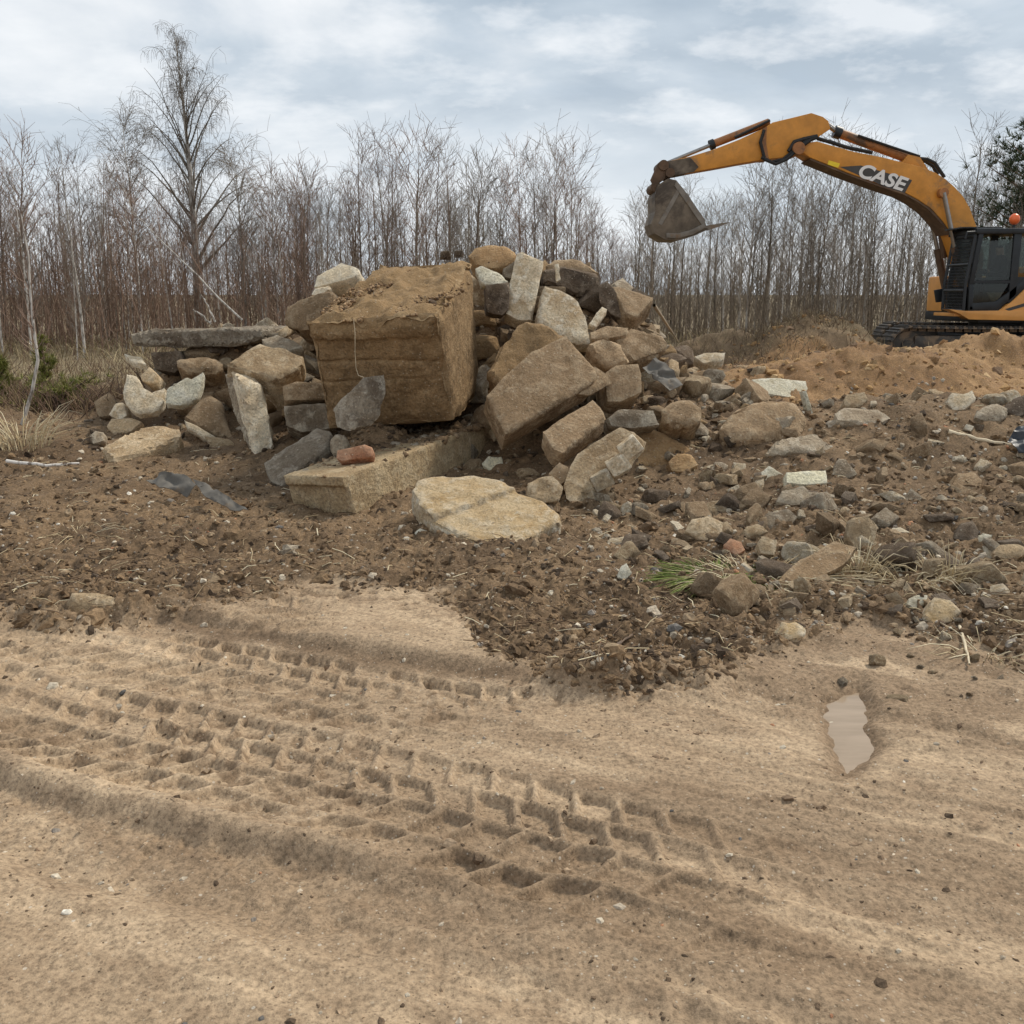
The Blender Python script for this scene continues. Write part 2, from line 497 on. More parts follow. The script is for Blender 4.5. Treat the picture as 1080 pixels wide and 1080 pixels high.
def macro(x, y):
    z = 0.02 * sst(4.2, 6.5, y)
    z = z + bumpf(x, y, -0.35, 10.4, 1.50, 1.75, 1.35, 1.3)        # the heap
    z = z + bumpf(x, y, -2.9, 10.9, 0.72, 1.35, 0.95, 1.2)
    z = z + bumpf(x, y, -3.2, 10.7, 0.30, 1.0, 0.6, 1.3)
    z = z + bumpf(x, y, 1.25, 10.2, 0.72, 0.95, 1.2)
    z = z + bumpf(x, y, 0.85, 8.7, 0.26, 0.8, 0.7)
    z = z + bumpf(x, y, -1.15, 8.15, 0.40, 0.38, 0.42)
    z = z + bumpf(x, y, -3.8, 9.2, 0.16, 2.2, 1.0)
    z = z + bumpf(x, y, -6.5, 10.8, 0.30, 2.2, 1.4)
    z = z + bumpf(x, y, 3.1, 8.7, 0.50, 1.8, 1.1, 1.2)             # the spoil bank on the right
    z = z + bumpf(x, y, 5.2, 8.6, 0.34, 1.8, 1.2)
    z = z + bumpf(x, y, 2.2, 6.6, 0.10, 0.8, 0.6)
    z = z + bumpf(x, y, 3.4, 6.2, 0.13, 1.1, 0.5)
    z = z + 0.22 * sst(10.0, 13.0, y) * sst(1.0, 4.0, x) * (1 - sst(26, 34, y))
    z = z + bumpf(x, y, 5.25, 13.6, 0.55, 1.35, 1.0, 1.15)         # sand mounds
    z = z + bumpf(x, y, 3.6, 13.9, 0.26, 1.3, 0.9)
    z = z + bumpf(x, y, 7.6, 15.6, 0.50, 1.8, 1.1)
    z = z + bumpf(x, y, 10.5, 15.4, 0.42, 2.6, 1.1)
    z = z + bumpf(x, y, 6.2, 19.6, 0.80, 1.25, 1.1, 1.2) + bumpf(x, y, 7.4, 20.2, 0.35, 0.9, 0.7)
    z = z + bumpf(x, y, 4.9, 21.0, 0.45, 1.6, 1.0)
    z = z + 0.52 * (fbm2(x * 1.3, y * 1.3, 5, 44, 0.55) - 0.5) * sst(11.5, 13.5, y) * sst(1.2, 3.0, x) * (1 - sst(22, 25, y))
    z = z + 0.10 * (fbm2(x * 0.22, y * 0.22, 3, 40) - 0.5) * sst(12, 20, y)
    return z
def churn_mask(x, y):
    ye = np.interp(x, EX, EY)
    wob = (fbm2(x * 3.1, y * 3.1, 5, 5, 0.6) - 0.5) * 0.62
    return sst(-0.08, 0.20, y - ye + wob)
def tread(s, q, q0, wdt, ls, seed):
    """print of a block tread: chevron rows of pressed cells, narrow walls between them"""
    w = (q - q0) / wdt                       # -.5 .. .5 across the tyre
    aw = np.abs(w)
    row = np.floor(aw * 4)                   # two rows of blocks a side
    fb = aw * 4 - row - 0.5
    a = s / ls + aw * 2.1 + 0.5 * np.mod(row, 2) + np.where(w > 0, 0.25, 0.0)
    col = np.floor(a)
    fa = a - col - 0.5
    key = row * 2 + (w > 0)
    dep = 0.65 + 0.45 * _h(col, key, key * 0, seed + 3)
    dep = dep * (0.4 + 0.6 * (_h(col, key, key * 0, seed + 8) > 0.10))
    cell = sst(0.475, 0.33, np.abs(fa)) * sst(0.48, 0.35, np.abs(fb)) * dep * (aw < 0.5)
    wall = np.maximum(sst(0.40, 0.47, np.abs(fa)), sst(0.41, 0.47, np.abs(fb))) * (aw < 0.52)
    return cell, wall
def detail(x, y, ch):
    s = x * TDIR[0] + y * TDIR[1]
    q = x * NDIR[0] + y * NDIR[1]
    lane = (1 - ch)
    wx = (fbm2(x * 3.2, y * 3.2, 3, 60) - 0.5) * 0.085
    wy = (fbm2(x * 3.2 + 40, y * 3.2, 3, 63) - 0.5) * 0.085
    s2, q2 = s + wx, q + wy
    z = 0.016 * (fbm2(x * 1.7, y * 1.7, 4, 21) - 0.5) * 2
    z = z + 0.006 * (fbm2(x * 14, y * 14, 3, 23) - 0.5) * 2
    # rut walls
    curve = 0.05 * np.sin(s * 1.7) + wy * 0.5
    left = 1 - sst(0.2, 2.4, s + 1.5)
    z = z + 0.060 * sst(3.50, 3.60, q + curve) * (0.25 + 0.75 * (1 - sst(-1.9, -0.9, s)))
    z = z - 0.022 * np.exp(-((q + curve - 3.40) / 0.09) ** 2) * (1 - sst(-1.6, -0.5, s))
    z = z + 0.030 * np.exp(-((q + curve - 2.13) / 0.055) ** 2) * (1 - 0.75 * sst(-1.6, -0.9, s))
    z = z - 0.040 * sst(2.10, 2.03, q + curve) * sst(1.66, 1.80, q + curve) * (1 - 0.7 * sst(-1.7, -0.8, s))
    fine = sst(2.10, 2.03, q + curve) * sst(1.66, 1.80, q + curve)
    z = z + 0.005 * fine * np.sin((s2 + 0.4 * q2) * 2 * math.pi / 0.05) * sst(0.45, 0.6, fbm2(x * 4, y * 4, 2, 77)) * (1 - sst(-2.3, -1.7, s))
    z = z + 0.016 * fine * (fbm2(x * 17, y * 17, 4, 78) - 0.5) * 2
    # tyre prints, several passes that fade and break up
    fade = sst(0.40, 0.60, fbm2(x * 1.5 + 3, y * 1.5, 3, 31))
    fade2 = sst(0.38, 0.58, fbm2(x * 1.5 - 8, y * 1.5, 3, 35))
    sw, qw = s + wx * 0.7, q + wy * 0.7 + 0.035 * np.sin(s * 1.3)
    c1, r1 = tread(sw, qw, 2.44, 0.64, 0.155, 1)
    c2, r2 = tread(sw + 0.06, qw, 3.10, 0.62, 0.155, 2)
    c3, r3 = tread(sw + 0.02, qw - 0.06 * s, 3.98, 0.56, 0.155, 3)
    on1 = (0.62 + 0.38 * fade) * (1 - 0.85 * sst(-1.05, -0.1, s + 0.5 * wx))
    on2 = (0.45 + 0.55 * fade2) * (1 - 0.95 * sst(-1.75, -1.25, s + 0.5 * wx))
    on3 = (0.3 + 0.7 * fade) * (1 - sst(-2.9, -2.5, s + 0.5 * wx))
    for c_, r_, o_ in ((c1, r1, on1), (c2, r2, on2), (c3, r3, on3)):
        z = z + (-0.036 * c_ + 0.003 * r_) * o_ * lane
    # broken crust between the prints
    cr = fbm2(x * 16, y * 22, 4, 45)
    z = z - 0.010 * sst(0.58, 0.64, cr) * sst(0.46, 0.58, fbm2(x * 1.3, y * 1.3, 2, 47)) * (1 - sst(-1.5, -0.6, s)) * lane
    # smoother compacted strip to the right, fine rolled lines in it
    z = z + 0.020 * (fbm2(s * 0.45, q2 * 4.5, 4, 53) - 0.5) * 2 * sst(-1.9, -0.9, s)
    z = z + 0.012 * (fbm2(s * 1.2, q2 * 13, 3, 54) - 0.5) * 2 * sst(-1.9, -0.9, s) * lane
    z = z + 0.004 * np.sin(q2 * 2 * math.pi / 0.07) * sst(-1.3, -0.3, s) * np.exp(-((q - 3.05) / 0.35) ** 2)
    z = z + lane * sst(3.35, 3.7, q) * sst(-1.4, -0.4, s) * 0.022 * (fbm2(x * 11, y * 11, 5, 51) - 0.5) * 2
    # churned soil
    nf = fbm2(x * 2.1, y * 2.1, 3, 1)
    rid = 1 - np.abs(fbm2(x * 6.5, y * 6.5, 3, 8) - 0.5) * 4
    r5 = 1 - np.abs(fbm2(x * 15, y * 15, 3, 12) - 0.5) * 4
    hf = fbm2(x * 34, y * 34, 3, 14)
    soft = 1 - 0.15 * sst(11, 13, y) * sst(1.0, 2.5, x)
    zc = 0.035 + 0.13 * (nf - 0.5) + soft * (0.036 * rid + 0.014 * r5 + 0.026 * (hf - 0.5) * 2)
    zc = zc * (1 - 0.6 * sst(16, 24, y))
    z = z * lane + zc * ch
    # the pit in front of the soil heap and the puddle
    p = G(700, 690)
    z = z - 0.10 * np.exp(-(((x - p.x) / 0.28) ** 2 + ((y - p.y) / 0.12) ** 2)) * ch
    p = G(650, 725)
    z = z + 0.07 * np.exp(-(((x - p.x) / 0.5) ** 2 + ((y - p.y) / 0.14) ** 2)) * sst(0.4, 0.6, fbm2(x * 8, y * 8, 3, 90) + 0.12)
    sd = poly_sd(x, y, PUD) + (fbm2(x * 7, y * 7, 4, 66) - 0.5) * 0.09
    z = np.where(sd < 0.16, z * sst(-0.02, 0.16, sd) - 0.055 * (1 - sst(-0.05, 0.09, sd)), z)
    return z
def ground_z(x, y):
    x = np.atleast_1d(np.asarray(x, dtype=float))
    y = np.atleast_1d(np.asarray(y, dtype=float))
    ch = churn_mask(x, y)
    return macro(x, y) + detail(x, y, ch)
def hit(u, v):
    d = ray(u, v)
    ts = np.concatenate([np.arange(2.0, 12.0, 0.02), np.arange(12.0, 40.0, 0.06)]) / d.y
    zz = EYE + ts * d.z - ground_z(ts * d.x, ts * d.y)
    i = int(np.argmax(zz < 0)) if (zz < 0).any() else len(ts) - 1
    return Vector((ts[i] * d.x, ts[i] * d.y, EYE + ts[i] * d.z))
def gz(x, y):
    return float(ground_z(x, y)[0])
def zones(x, y, ch):
    sand = np.maximum.reduce([bumpf(x, y, 4.75, 13.4, 1, 2.6, 1.9, 2), bumpf(x, y, 3.3, 13.9, 1, 1.9, 1.6, 2), bumpf(x, y, 9.5, 15.4, 1, 5.5, 2.0, 2),
                              0.75 * bumpf(x, y, 5.2, 18.0, 1, 2.0, 1.0, 2)])
    sand = sst(0.25, 0.6, sand + (fbm2(x * 1.4, y * 1.4, 4, 101) - 0.5) * 0.5)
    far = sst(17, 24, y + (fbm2(x * 0.4, y * 0.4, 3, 103) - 0.5) * 6)
    left = sst(11.5, 13.5, y) * (1 - sst(1, 3, x))
    far = np.maximum(far, left) * (1 - sand)
    s = x * TDIR[0] + y * TDIR[1]
    q = x * NDIR[0] + y * NDIR[1] + 0.05 * np.sin(s * 1.7) + (fbm2(x * 5, y * 5, 3, 110) - 0.5) * 0.12
    br = fbm2(x * 3.3, y * 3.3, 4, 112)
    wet_shade = 0.95 * np.exp(-((q - 3.50) / 0.075) ** 2) * (1 - sst(-1.7, -0.9, s)) * sst(-4.2, -3.5, s)  # shade of the rut wall, painted in as a dark band
    wet_shade = np.maximum(wet_shade, 0.6 * sst(2.09, 2.0, q) * sst(1.62, 1.78, q) * (1 - 0.75 * sst(-2.1, -1.1, s)) * sst(0.34, 0.55, br))
    wet_shade = np.maximum(wet_shade, 0.6 * sst(3.42, 3.75, q) * sst(-1.6, -0.8, s) * (1 - sst(4.7, 5.4, q)) * sst(0.33, 0.58, br))
    cr = fbm2(x * 16, y * 22, 4, 45)
    wet_shade = np.maximum(wet_shade, 0.8 * sst(0.57, 0.63, cr) * sst(0.44, 0.56, fbm2(x * 1.3, y * 1.3, 2, 47)) * (1 - 0.7 * sst(-1.5, -0.6, s)))
    wet_shade = np.maximum(wet_shade, 0.35 * sst(0.50, 0.62, fbm2(x * 2.6, y * 3.2, 4, 115)) * (q < 3.4))
    st = fbm2(s * 0.5, (q + 9) * 4.2, 4, 118)
    wet_shade = np.maximum(wet_shade, 0.62 * sst(0.47, 0.60, st) * sst(-2.1, -1.2, s))
    wet_shade = np.maximum(wet_shade, 0.30 * sst(0.48, 0.60, fbm2(s * 0.8 + 7, q * 5, 4, 119)))
    sd = poly_sd(x, y, PUD)
    wet_shade = np.maximum(wet_shade, 0.85 * np.exp(-(np.maximum(sd, 0) / 0.07) ** 2))
    wet_shade = wet_shade * (1 - ch)
    return np.stack([ch, sand, far, wet_shade], axis=1)
def grid(xs, ys):
    X, Y = np.meshgrid(xs, ys)
    nx, ny = len(xs), len(ys)
    i = np.arange(nx * ny).reshape(ny, nx)
    F = np.stack([i[:-1, :-1].ravel(), i[:-1, 1:].ravel(), i[1:, 1:].ravel(), i[1:, :-1].ravel()], axis=1)
    return X.ravel(), Y.ravel(), F
def geo(a, b, k, mn):
    o = [a]
    while o[-1] < b:
        o.append(o[-1] + max(mn, k * o[-1]))
    o[-1] = b
    return np.array(o)
VV, FF, CC, off = [], [], [], 0
for xs_, ys_, dz in ((np.arange(-3.4, 3.401, 0.0104), geo(0.8, 4.9, 0.0034, 0.008), 0.0), (np.arange(-6.4, 6.401, 0.018), geo(4.88, 7.0, 0.0034, 0.008), 0.004)):
    x, y, F = grid(xs_, ys_)
    ch = churn_mask(x, y)
    z = macro(x, y) + detail(x, y, ch) - dz * (y < 4.9)
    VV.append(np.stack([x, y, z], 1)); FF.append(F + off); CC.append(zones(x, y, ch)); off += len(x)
x, y, F = grid(np.arange(-11.5, 13.501, 0.040), geo(6.99, 25.0, 0.0048, 0.03))
ch = churn_mask(x, y)
z = macro(x, y) + detail(x, y, ch)
z -= 0.02 * (y < 7.0)
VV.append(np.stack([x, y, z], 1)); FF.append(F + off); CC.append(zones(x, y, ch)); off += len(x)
ax = np.concatenate([-geo(12, 1500, 0.12, 1.0)[::-1], np.arange(-11, 12, 0.5), geo(12, 1500, 0.12, 1.0)])
ay = np.concatenate([-geo(3, 1500, 0.2, 1.0)[::-1], np.arange(-2, 34, 0.5), geo(34, 1800, 0.08, 1.0)])
x, y, F = grid(ax, ay)
ch = churn_mask(x, y)
ins = sst(-12.3, -11.0, x) * (1 - sst(12.6, 13.6, x)) * (1 - sst(23.8, 25.2, y)) * sst(0.5, 0.9, y)
ins = np.maximum.reduce([ins * sst(6.2, 7.4, y), ins * sst(4.9, 5.4, y) * sst(-6.5, -5.8, x) * (1 - sst(5.8, 6.5, x)), ins * sst(-3.4, -2.9, x) * (1 - sst(2.9, 3.4, x))])
z = macro(x, y) - 0.30 * ins + 0.05 * ch * (1 - sst(16, 24, y))
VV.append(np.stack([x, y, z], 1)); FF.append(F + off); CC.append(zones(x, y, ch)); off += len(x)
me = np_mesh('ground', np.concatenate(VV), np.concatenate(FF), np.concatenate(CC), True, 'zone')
def ground_mat():
    m, t, b = new_mat('bare_earth')
    at = N(t, 'ShaderNodeAttribute')
    at.attribute_name = 'zone'
    sp = N(t, 'ShaderNodeSeparateColor')
    t.links.new(at.outputs['Color'], sp.inputs[0])
    tc = N(t, 'ShaderNodeTexCoord')
    v = tc.outputs['Object']
    nL = noise_node(t, 0.9, 6, 0.6, v, 0.5)
    mpt = N(t, 'ShaderNodeMapping')
    mpt.inputs['Rotation'].default_value = (0, 0, R(24.9))
    t.links.new(v, mpt.inputs[0])
    mps = N(t, 'ShaderNodeMapping')
    mps.inputs['Scale'].default_value = (0.4, 1.9, 1.0)
    t.links.new(mpt.outputs[0], mps.inputs[0])
    nS = noise_node(t, 1.9, 7, 0.64, mps.outputs[0], 0.3)
    nM = noise_node(t, 7.0, 8, 0.68, v, 0.4)
    nF = noise_node(t, 55.0, 6, 0.7, v)
    nG = noise_node(t, 160.0, 3, 0.6, v)
    rS = ramp(t, [(0.34, 0.0), (0.60, 1.0)])
    t.links.new(nS.outputs[0], rS.inputs[0])
    tan = mixc(t, rS.outputs[0], (0.330, 0.234, 0.148), (0.465, 0.343, 0.224))
    rM = ramp(t, [(0.50, 0.0), (0.68, 1.0)])
    t.links.new(nM.outputs[0], rM.inputs[0])
    tan = mixc(t, mth(t, 'MULTIPLY', rM.outputs[0], 0.55), tan, (0.185, 0.122, 0.074))
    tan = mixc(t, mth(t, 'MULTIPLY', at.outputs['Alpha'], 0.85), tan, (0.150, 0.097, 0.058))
    rL = ramp(t, [(0.36, 0.0), (0.64, 1.0)])
    t.links.new(nL.outputs[0], rL.inputs[0])
    soil = mixc(t, rL.outputs[0], (0.118, 0.076, 0.044), (0.22, 0.146, 0.083))
    soil = mixc(t, mth(t, 'MULTIPLY', rM.outputs[0], 0.6), soil, (0.056, 0.039, 0.025))
    sand = mixc(t, rL.outputs[0], (0.195, 0.108, 0.05), (0.33, 0.20, 0.095))
    sand = mixc(t, mth(t, 'MULTIPLY', rM.outputs[0], 0.7), sand, (0.14, 0.085, 0.046))
    far = mixc(t, rL.outputs[0], (0.165, 0.125, 0.075), (0.245, 0.20, 0.12))
    far = mixc(t, mth(t, 'MULTIPLY', rM.outputs[0], 0.5), far, (0.12, 0.085, 0.05))
    c = mixc(t, sp.outputs[0], tan, soil)
    c = mixc(t, sp.outputs[1], c, sand)
    c = mixc(t, sp.outputs[2], c, far)
    rF = ramp(t, [(0.36, 0.50), (0.5, 1.0), (0.64, 1.38)])
    t.links.new(nF.outputs[0], rF.inputs[0])
    c = mixc(t, 0.8, c, rF.outputs[0], 'MULTIPLY')
    rG = ramp(t, [(0.66, 0.0), (0.76, 1.0)])
    t.links.new(nG.outputs[0], rG.inputs[0])
    c = mixc(t, mth(t, 'MULTIPLY', rG.outputs[0], 0.35), c, (0.46, 0.39, 0.30))
    # grit: small pale and dark grains
    for sc_, th, am in ((75.0, 0.20, 0.45), (28.0, 0.11, 0.55)):
        vo = N(t, 'ShaderNodeTexVoronoi')
        vo.inputs['Scale'].default_value = sc_
        t.links.new(v, vo.inputs['Vector'])
        rv = ramp(t, [(th, 1.0), (th + 0.06, 0.0)])
        t.links.new(vo.outputs['Distance'], rv.inputs[0])
        sv = N(t, 'ShaderNodeSeparateColor')
        t.links.new(vo.outputs['Color'], sv.inputs[0])
        rk = ramp(t, [(0.0, (0.085, 0.058, 0.036)), (0.42, (0.20, 0.135, 0.085)), (0.72, (0.44, 0.35, 0.25)), (0.92, (0.60, 0.54, 0.45))], 'CONSTANT')
        t.links.new(sv.outputs[0], rk.inputs[0])
        c = mixc(t, mth(t, 'MULTIPLY', rv.outputs[0], am), c, rk.outputs[0])
    t.links.new(c, b.inputs['Base Color'])
    b.inputs['Roughness'].default_value = 0.93
    b.inputs['Specular IOR Level'].default_value = 0.22
    h = mth(t, 'ADD', mth(t, 'MULTIPLY', nF.outputs[0], 0.6), mth(t, 'ADD', mth(t, 'MULTIPLY', nM.outputs[0], 1.2), mth(t, 'MULTIPLY', nG.outputs[0], 0.25)))
    bump(t, b, h, 0.55, 0.016)
    return m
M['ground'] = ground_mat()
gr = link('ground', me, M['ground'])
tag(gr, 'tan rutted earth with tyre prints and churned brown soil', None, None, 'structure')

# muddy water lying in the scrape
def puddle():
    m, t, b = new_mat('muddy_water')
    tc = N(t, 'ShaderNodeTexCoord')
    mp = N(t, 'ShaderNodeMapping')
    mp.inputs['Rotation'].default_value = (0, 0, R(-50))
    mp.inputs['Scale'].default_value = (2, 9, 1)
    t.links.new(tc.outputs['Object'], mp.inputs[0])
    n = noise_node(t, 1.4, 4, 0.6, mp.outputs[0])
    r = ramp(t, [(0.35, (0.29, 0.22, 0.152)), (0.65, (0.36, 0.275, 0.195))])
    t.links.new(n.outputs[0], r.inputs[0])
    t.links.new(r.outputs[0], b.inputs['Base Color'])
    b.inputs['Roughness'].default_value = 0.1
    b.inputs['IOR'].default_value = 1.33
    bump(t, b, n.outputs[0], 0.06, 0.01)
    cxy = sum((Vector((p.x, p.y, 0)) for p in PUD), Vector()) / len(PUD)
    z0 = float(macro(np.array([cxy.x]), np.array([cxy.y]))[0]) - 0.034
    bm = bmesh.new()
    vs = [bm.verts.new(Vector((p.x - cxy.x, p.y - cxy.y, 0)) * 1.9) for p in PUD]
    bm.faces.new(vs)
    bmesh.ops.recalc_face_normals(bm, faces=bm.faces)
    me = bm_mesh('puddle', bm)
    if me.polygons[0].normal.z < 0:
        me.flip_normals()
    o = link('puddle', me, m, None, (cxy.x, cxy.y, z0))
    tag(o, 'narrow smooth puddle of muddy water in the scraped earth', 'puddle', None, 'thing')
puddle()
# ------------------------------------------------------------------ broken concrete
def rough_mesh(name, verts, faces, L=0.05, rough=0.012, chip=0.03, crad=0.07, seed=0, extra=None, freq=6.0, split=None):
    """a closed polyhedron -> finely cut mesh with worn, chipped edges; origin at its middle"""
    chip, crad, freq = chip * 0.6, crad * 0.46, freq * 1.5
    bm = bmesh.new()
    vs = [bm.verts.new(v) for v in verts]
    for f in faces:
        bm.faces.new([vs[i] for i in f])
    bmesh.ops.recalc_face_normals(bm, faces=bm.faces)
    bm.normal_update()
    segs = []
    for e in bm.edges:
        if len(e.link_faces) == 2 and e.link_faces[0].normal.angle(e.link_faces[1].normal, 0) > R(18):
            segs.append((e.verts[0].co.copy(), e.verts[1].co.copy()))
    bmesh.ops.triangulate(bm, faces=bm.faces)
    for _ in range(9):
        es = [e for e in bm.edges if e.calc_length() > L * 1.35]
        if not es or len(bm.faces) > 36000:
            break
        bmesh.ops.subdivide_edges(bm, edges=es, cuts=1)
        bmesh.ops.triangulate(bm, faces=[f for f in bm.faces if len(f.verts) > 3])
    bmesh.ops.beautify_fill(bm, faces=bm.faces, edges=[e for e in bm.edges if len(e.link_faces) == 2 and
                            e.link_faces[0].normal.angle(e.link_faces[1].normal, 0) < 0.01])
    bm.normal_update()
    V = np.array([v.co[:] for v in bm.verts])
    Nn = np.array([v.normal[:] for v in bm.verts])
    d = np.full(len(V), 1e9)
    for a, b in segs:
        a, b = np.array(a), np.array(b)
        e = b - a
        t = np.clip(((V - a) @ e) / (e @ e + 1e-12), 0, 1)
        d = np.minimum(d, np.linalg.norm(V - a - t[:, None] * e, axis=1))
    so = np.array((seed * 3.17, seed * 1.71, seed * 0.93))
    k = np.clip(1 - d / crad, 0, 1) ** 1.4
    nz = fbm3(V * freq + so, 3, 3)
    big = fbm3(V * freq * 0.45 + so, 2, 9)
    V = V - Nn * (k * chip * (0.25 + 1.9 * np.clip(nz - 0.25, 0, 1) + 2.2 * np.clip(big - 0.55, 0, 1)))[:, None]
    V = V + Nn * (rough * 2 * (fbm3(V * 3.2 + so, 3, 21) - 0.5) + rough * 0.7 * 2 * (fbm3(V * 15 + so, 2, 25) - 0.5))[:, None]
    if extra is not None:
        V = extra(V, Nn)
    cen = (V.max(0) + V.min(0)) / 2
    cen[2] = V[:, 2].min()
    V -= cen
    for v, c in zip(bm.verts, V):
        v.co = c
    me = bm_mesh(name, bm, True, 42)
    return me, Vector(cen)
def prism_faces(n):
    return [list(range(n)), list(range(2 * n - 1, n - 1, -1))] + [[i, n + i, n + (i + 1) % n, (i + 1) % n] for i in range(n)]
_seed = [1]
_seat = [0]
def slab(name, label, mat, poly, y0, n, thick, L=0.047, rough=0.012, chip=0.02, crad=0.055, cat='concrete slab', ext=None, group=None, sink=0.0, freq=6.0, taper=1.0, seat=None, step=None):
    """a broken piece: the outline of its main face, the way that face looks, and its thickness"""
    _seed[0] += 1
    n = Vector(n).normalized()
    cu = sum(p[0] for p in poly) / len(poly)
    cv = sum(p[1] for p in poly) / len(poly)
    p0 = P(cu, cv, y0)
    if seat is None:
        seat = _seat[0]
    if seat:                                   # its lowest edge rests in the ground
        ub, vb = max(poly, key=lambda p: p[1])
        p0 = hit(ub, vb + seat)
    front = [onplane(u, v, p0, n) for u, v in poly]
    ex = Vector(ext) if ext is not None else -n * thick
    c = sum(front, Vector()) / len(front)
    back = [c + (p - c) * taper + ex for p in front]
    fx = None
    if step:
        a, b = np.array(onplane(*step[0], p0, n)), np.array(onplane(*step[1], p0, n))
        nn = np.array(n)
        side = np.cross(nn, b - a)
        side /= np.linalg.norm(side)
        def fx(V, Nn):
            d = (V - a) @ side + 0.05 * (fbm3(V * 7, 3, 33) - 0.5)
            return V + nn * (step[2] * sst(-0.012, 0.012, d) * np.clip(Nn @ nn * 1.5, 0, 1))[:, None]
    me, cen = rough_mesh(name, front + back, prism_faces(len(front)), L, rough, chip, crad, _seed[0], fx, freq)
    o = link(name, me, M[mat], None, cen - Vector((0, 0, sink)))
    return tag(o, label, cat, group, 'thing')

# --- the huge tipped foundation block
FTL, FTR, FBR, FBL = P(321, 340, 7.9), P(463, 330, 7.6), P(480, 446, 7.95), P(346, 455, 8.2)
BTL, BTR = P(400, 279, 9.35), P(499, 275, 9.0)
BBR = P(509, 420, 9.2)
BBL = FBL + (BBR - FBR)
fr_n = (FTR - FTL).cross(FBL - FTL).normalized()
if fr_n.y > 0:
    fr_n = -fr_n
fr_up = (FTL - FBL).normalized()
def block_extra(V, Nn):
    # board marks of the formwork on the front: a proud top lip and shrunken joints
    o = np.array(FTL)
    h = (V - o) @ np.array(fr_up)
    dist = (V - o) @ np.array(fr_n)
    on = np.clip(1 - np.abs(dist) / 0.06, 0, 1)
    x = (V - o) @ np.array((FTR - FTL).normalized())
    g = 0.0
    for hj, ga in ((-0.36, 0.022), (-0.53, 0.016), (-0.80, 0.008)):
        g = g - ga * np.exp(-((h - hj + 0.010 * np.sin(x * 4 + hj * 9)) / 0.013) ** 2)
    g = g + 0.030 * sst(-0.17, -0.14, h + 0.03 * (fbm3(V * 5, 2, 2) - 0.5))
    for xj in (0.50,):
        g = g + 0.008 * np.exp(-((x - xj) / 0.015) ** 2)
    V = V + np.array(fr_n) * (g * on)[:, None]
    # hollows on the earthy top
    top = np.clip((Nn[:, 2] - 0.5) * 3, 0, 1)
    V = V + np.array((0, 0, 1.0)) * (top * (0.20 * (fbm3(V * 2.6, 3, 51) - 0.5) + 0.16 * (fbm3(V * 7, 3, 55) - 0.5)))[:, None]
    return V
me, cen = rough_mesh('foundation_block', [FTL, FTR, FBR, FBL, BTL, BTR, BBR, BBL], [[0, 1, 2, 3], [7, 6, 5, 4], [0, 4, 5, 1], [1, 5, 6, 2], [2, 6, 7, 3], [3, 7, 4, 0]],
                     0.021, 0.014, 0.12, 0.26, 3, block_extra, 3.4)
o = link('foundation_block', me, M['block'], None, cen)
tag(o, 'huge tipped brown concrete foundation block, the largest piece of the heap', 'concrete block', None, 'thing')

# --- the precast beam with a lipped end lying in front of it
A0, A1, A2 = P(297, 501, 7.02), P(361, 503, 6.72), P(374, 549, 6.78)
A3 = A0 + (A2 - A1)
dv = P(514, 446, 8.65) - A1
A2 = A2 - Vector((0, 0, 0.06)); A3 = A3 - Vector((0, 0, 0.06))
bmv = [A0, A1, A2, A3]
un = (A1 - A0).cross(A3 - A0).normalized()
if un.y > 0:
    un = -un
def beam_extra(V, Nn):
    o = np.array(A0)
    dist = (V - o) @ np.array(un)
    down = (V - o) @ np.array((A3 - A0).normalized())
    on = np.clip(1 - np.abs(dist) / 0.05, 0, 1)
    return V - np.array(un) * (0.035 * sst(0.075, 0.095, down) * on)[:, None]
me, cen = rough_mesh('concrete_beam', bmv + [p + dv for p in bmv], prism_faces(4), 0.030, 0.007, 0.022, 0.05, 5, beam_extra, 7.0)
o = link('concrete_beam', me, M['beam'], None, cen)
tag(o, 'long straight tan concrete beam with a lipped end lying below the huge block', 'concrete beam', None, 'thing')

UP = (0, -0.45, 0.89)
FL = (0, -0.25, 0.97)
# --- left end of the heap
slab('long_slab', 'long flat grey slab lying level on top of the left end of the heap', 'greydark',
     [(135, 352), (160, 348), (205, 347), (240, 344), (275, 346), (276, 356), (262, 363), (220, 367), (180, 366), (140, 365)], 10.15, (0.06, -1, 0.05), 0, ext=(0.25, 0.95, -0.03), chip=0.05, rough=0.02)
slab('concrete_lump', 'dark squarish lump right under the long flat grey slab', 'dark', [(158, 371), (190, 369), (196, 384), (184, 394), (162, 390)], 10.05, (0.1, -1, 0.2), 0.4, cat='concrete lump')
slab('concrete_lump', 'rounded tan lump beneath the middle of the long grey slab', 'brown', [(184, 379), (205, 373), (222, 374), (236, 383), (234, 392), (205, 394), (186, 388)], 9.95, (0.1, -0.8, 0.6), 0.35, cat='concrete lump', chip=0.06, crad=0.12)
slab('concrete_shard', 'thin pale shard poking out left of the dark lump', 'pale', [(131, 373), (150, 377), (154, 384), (138, 381)], 10.0, (0, -0.4, 0.9), 0.08, L=0.03, chip=0.015, crad=0.03, cat='concrete shard')
slab('pale_slab', 'cream slab with a deep notch in its top edge, left of the whitish slab', 'pale',
     [(133, 393), (145, 396), (151, 408), (160, 413), (174, 407), (172, 425), (164, 434), (143, 437), (133, 428), (128, 415)], 9.55, (0.05, -0.8, 0.55), 0.13, L=0.04, chip=0.03)
slab('pale_slab', 'whitish angular slab standing between the notched slab and the leaning slab', 'white',
     [(175, 409), (197, 397), (202, 399), (214, 392), (212, 410), (206, 422), (190, 428), (173, 426)], 9.5, (0.1, -0.85, 0.5), 0.13, L=0.04, chip=0.03)
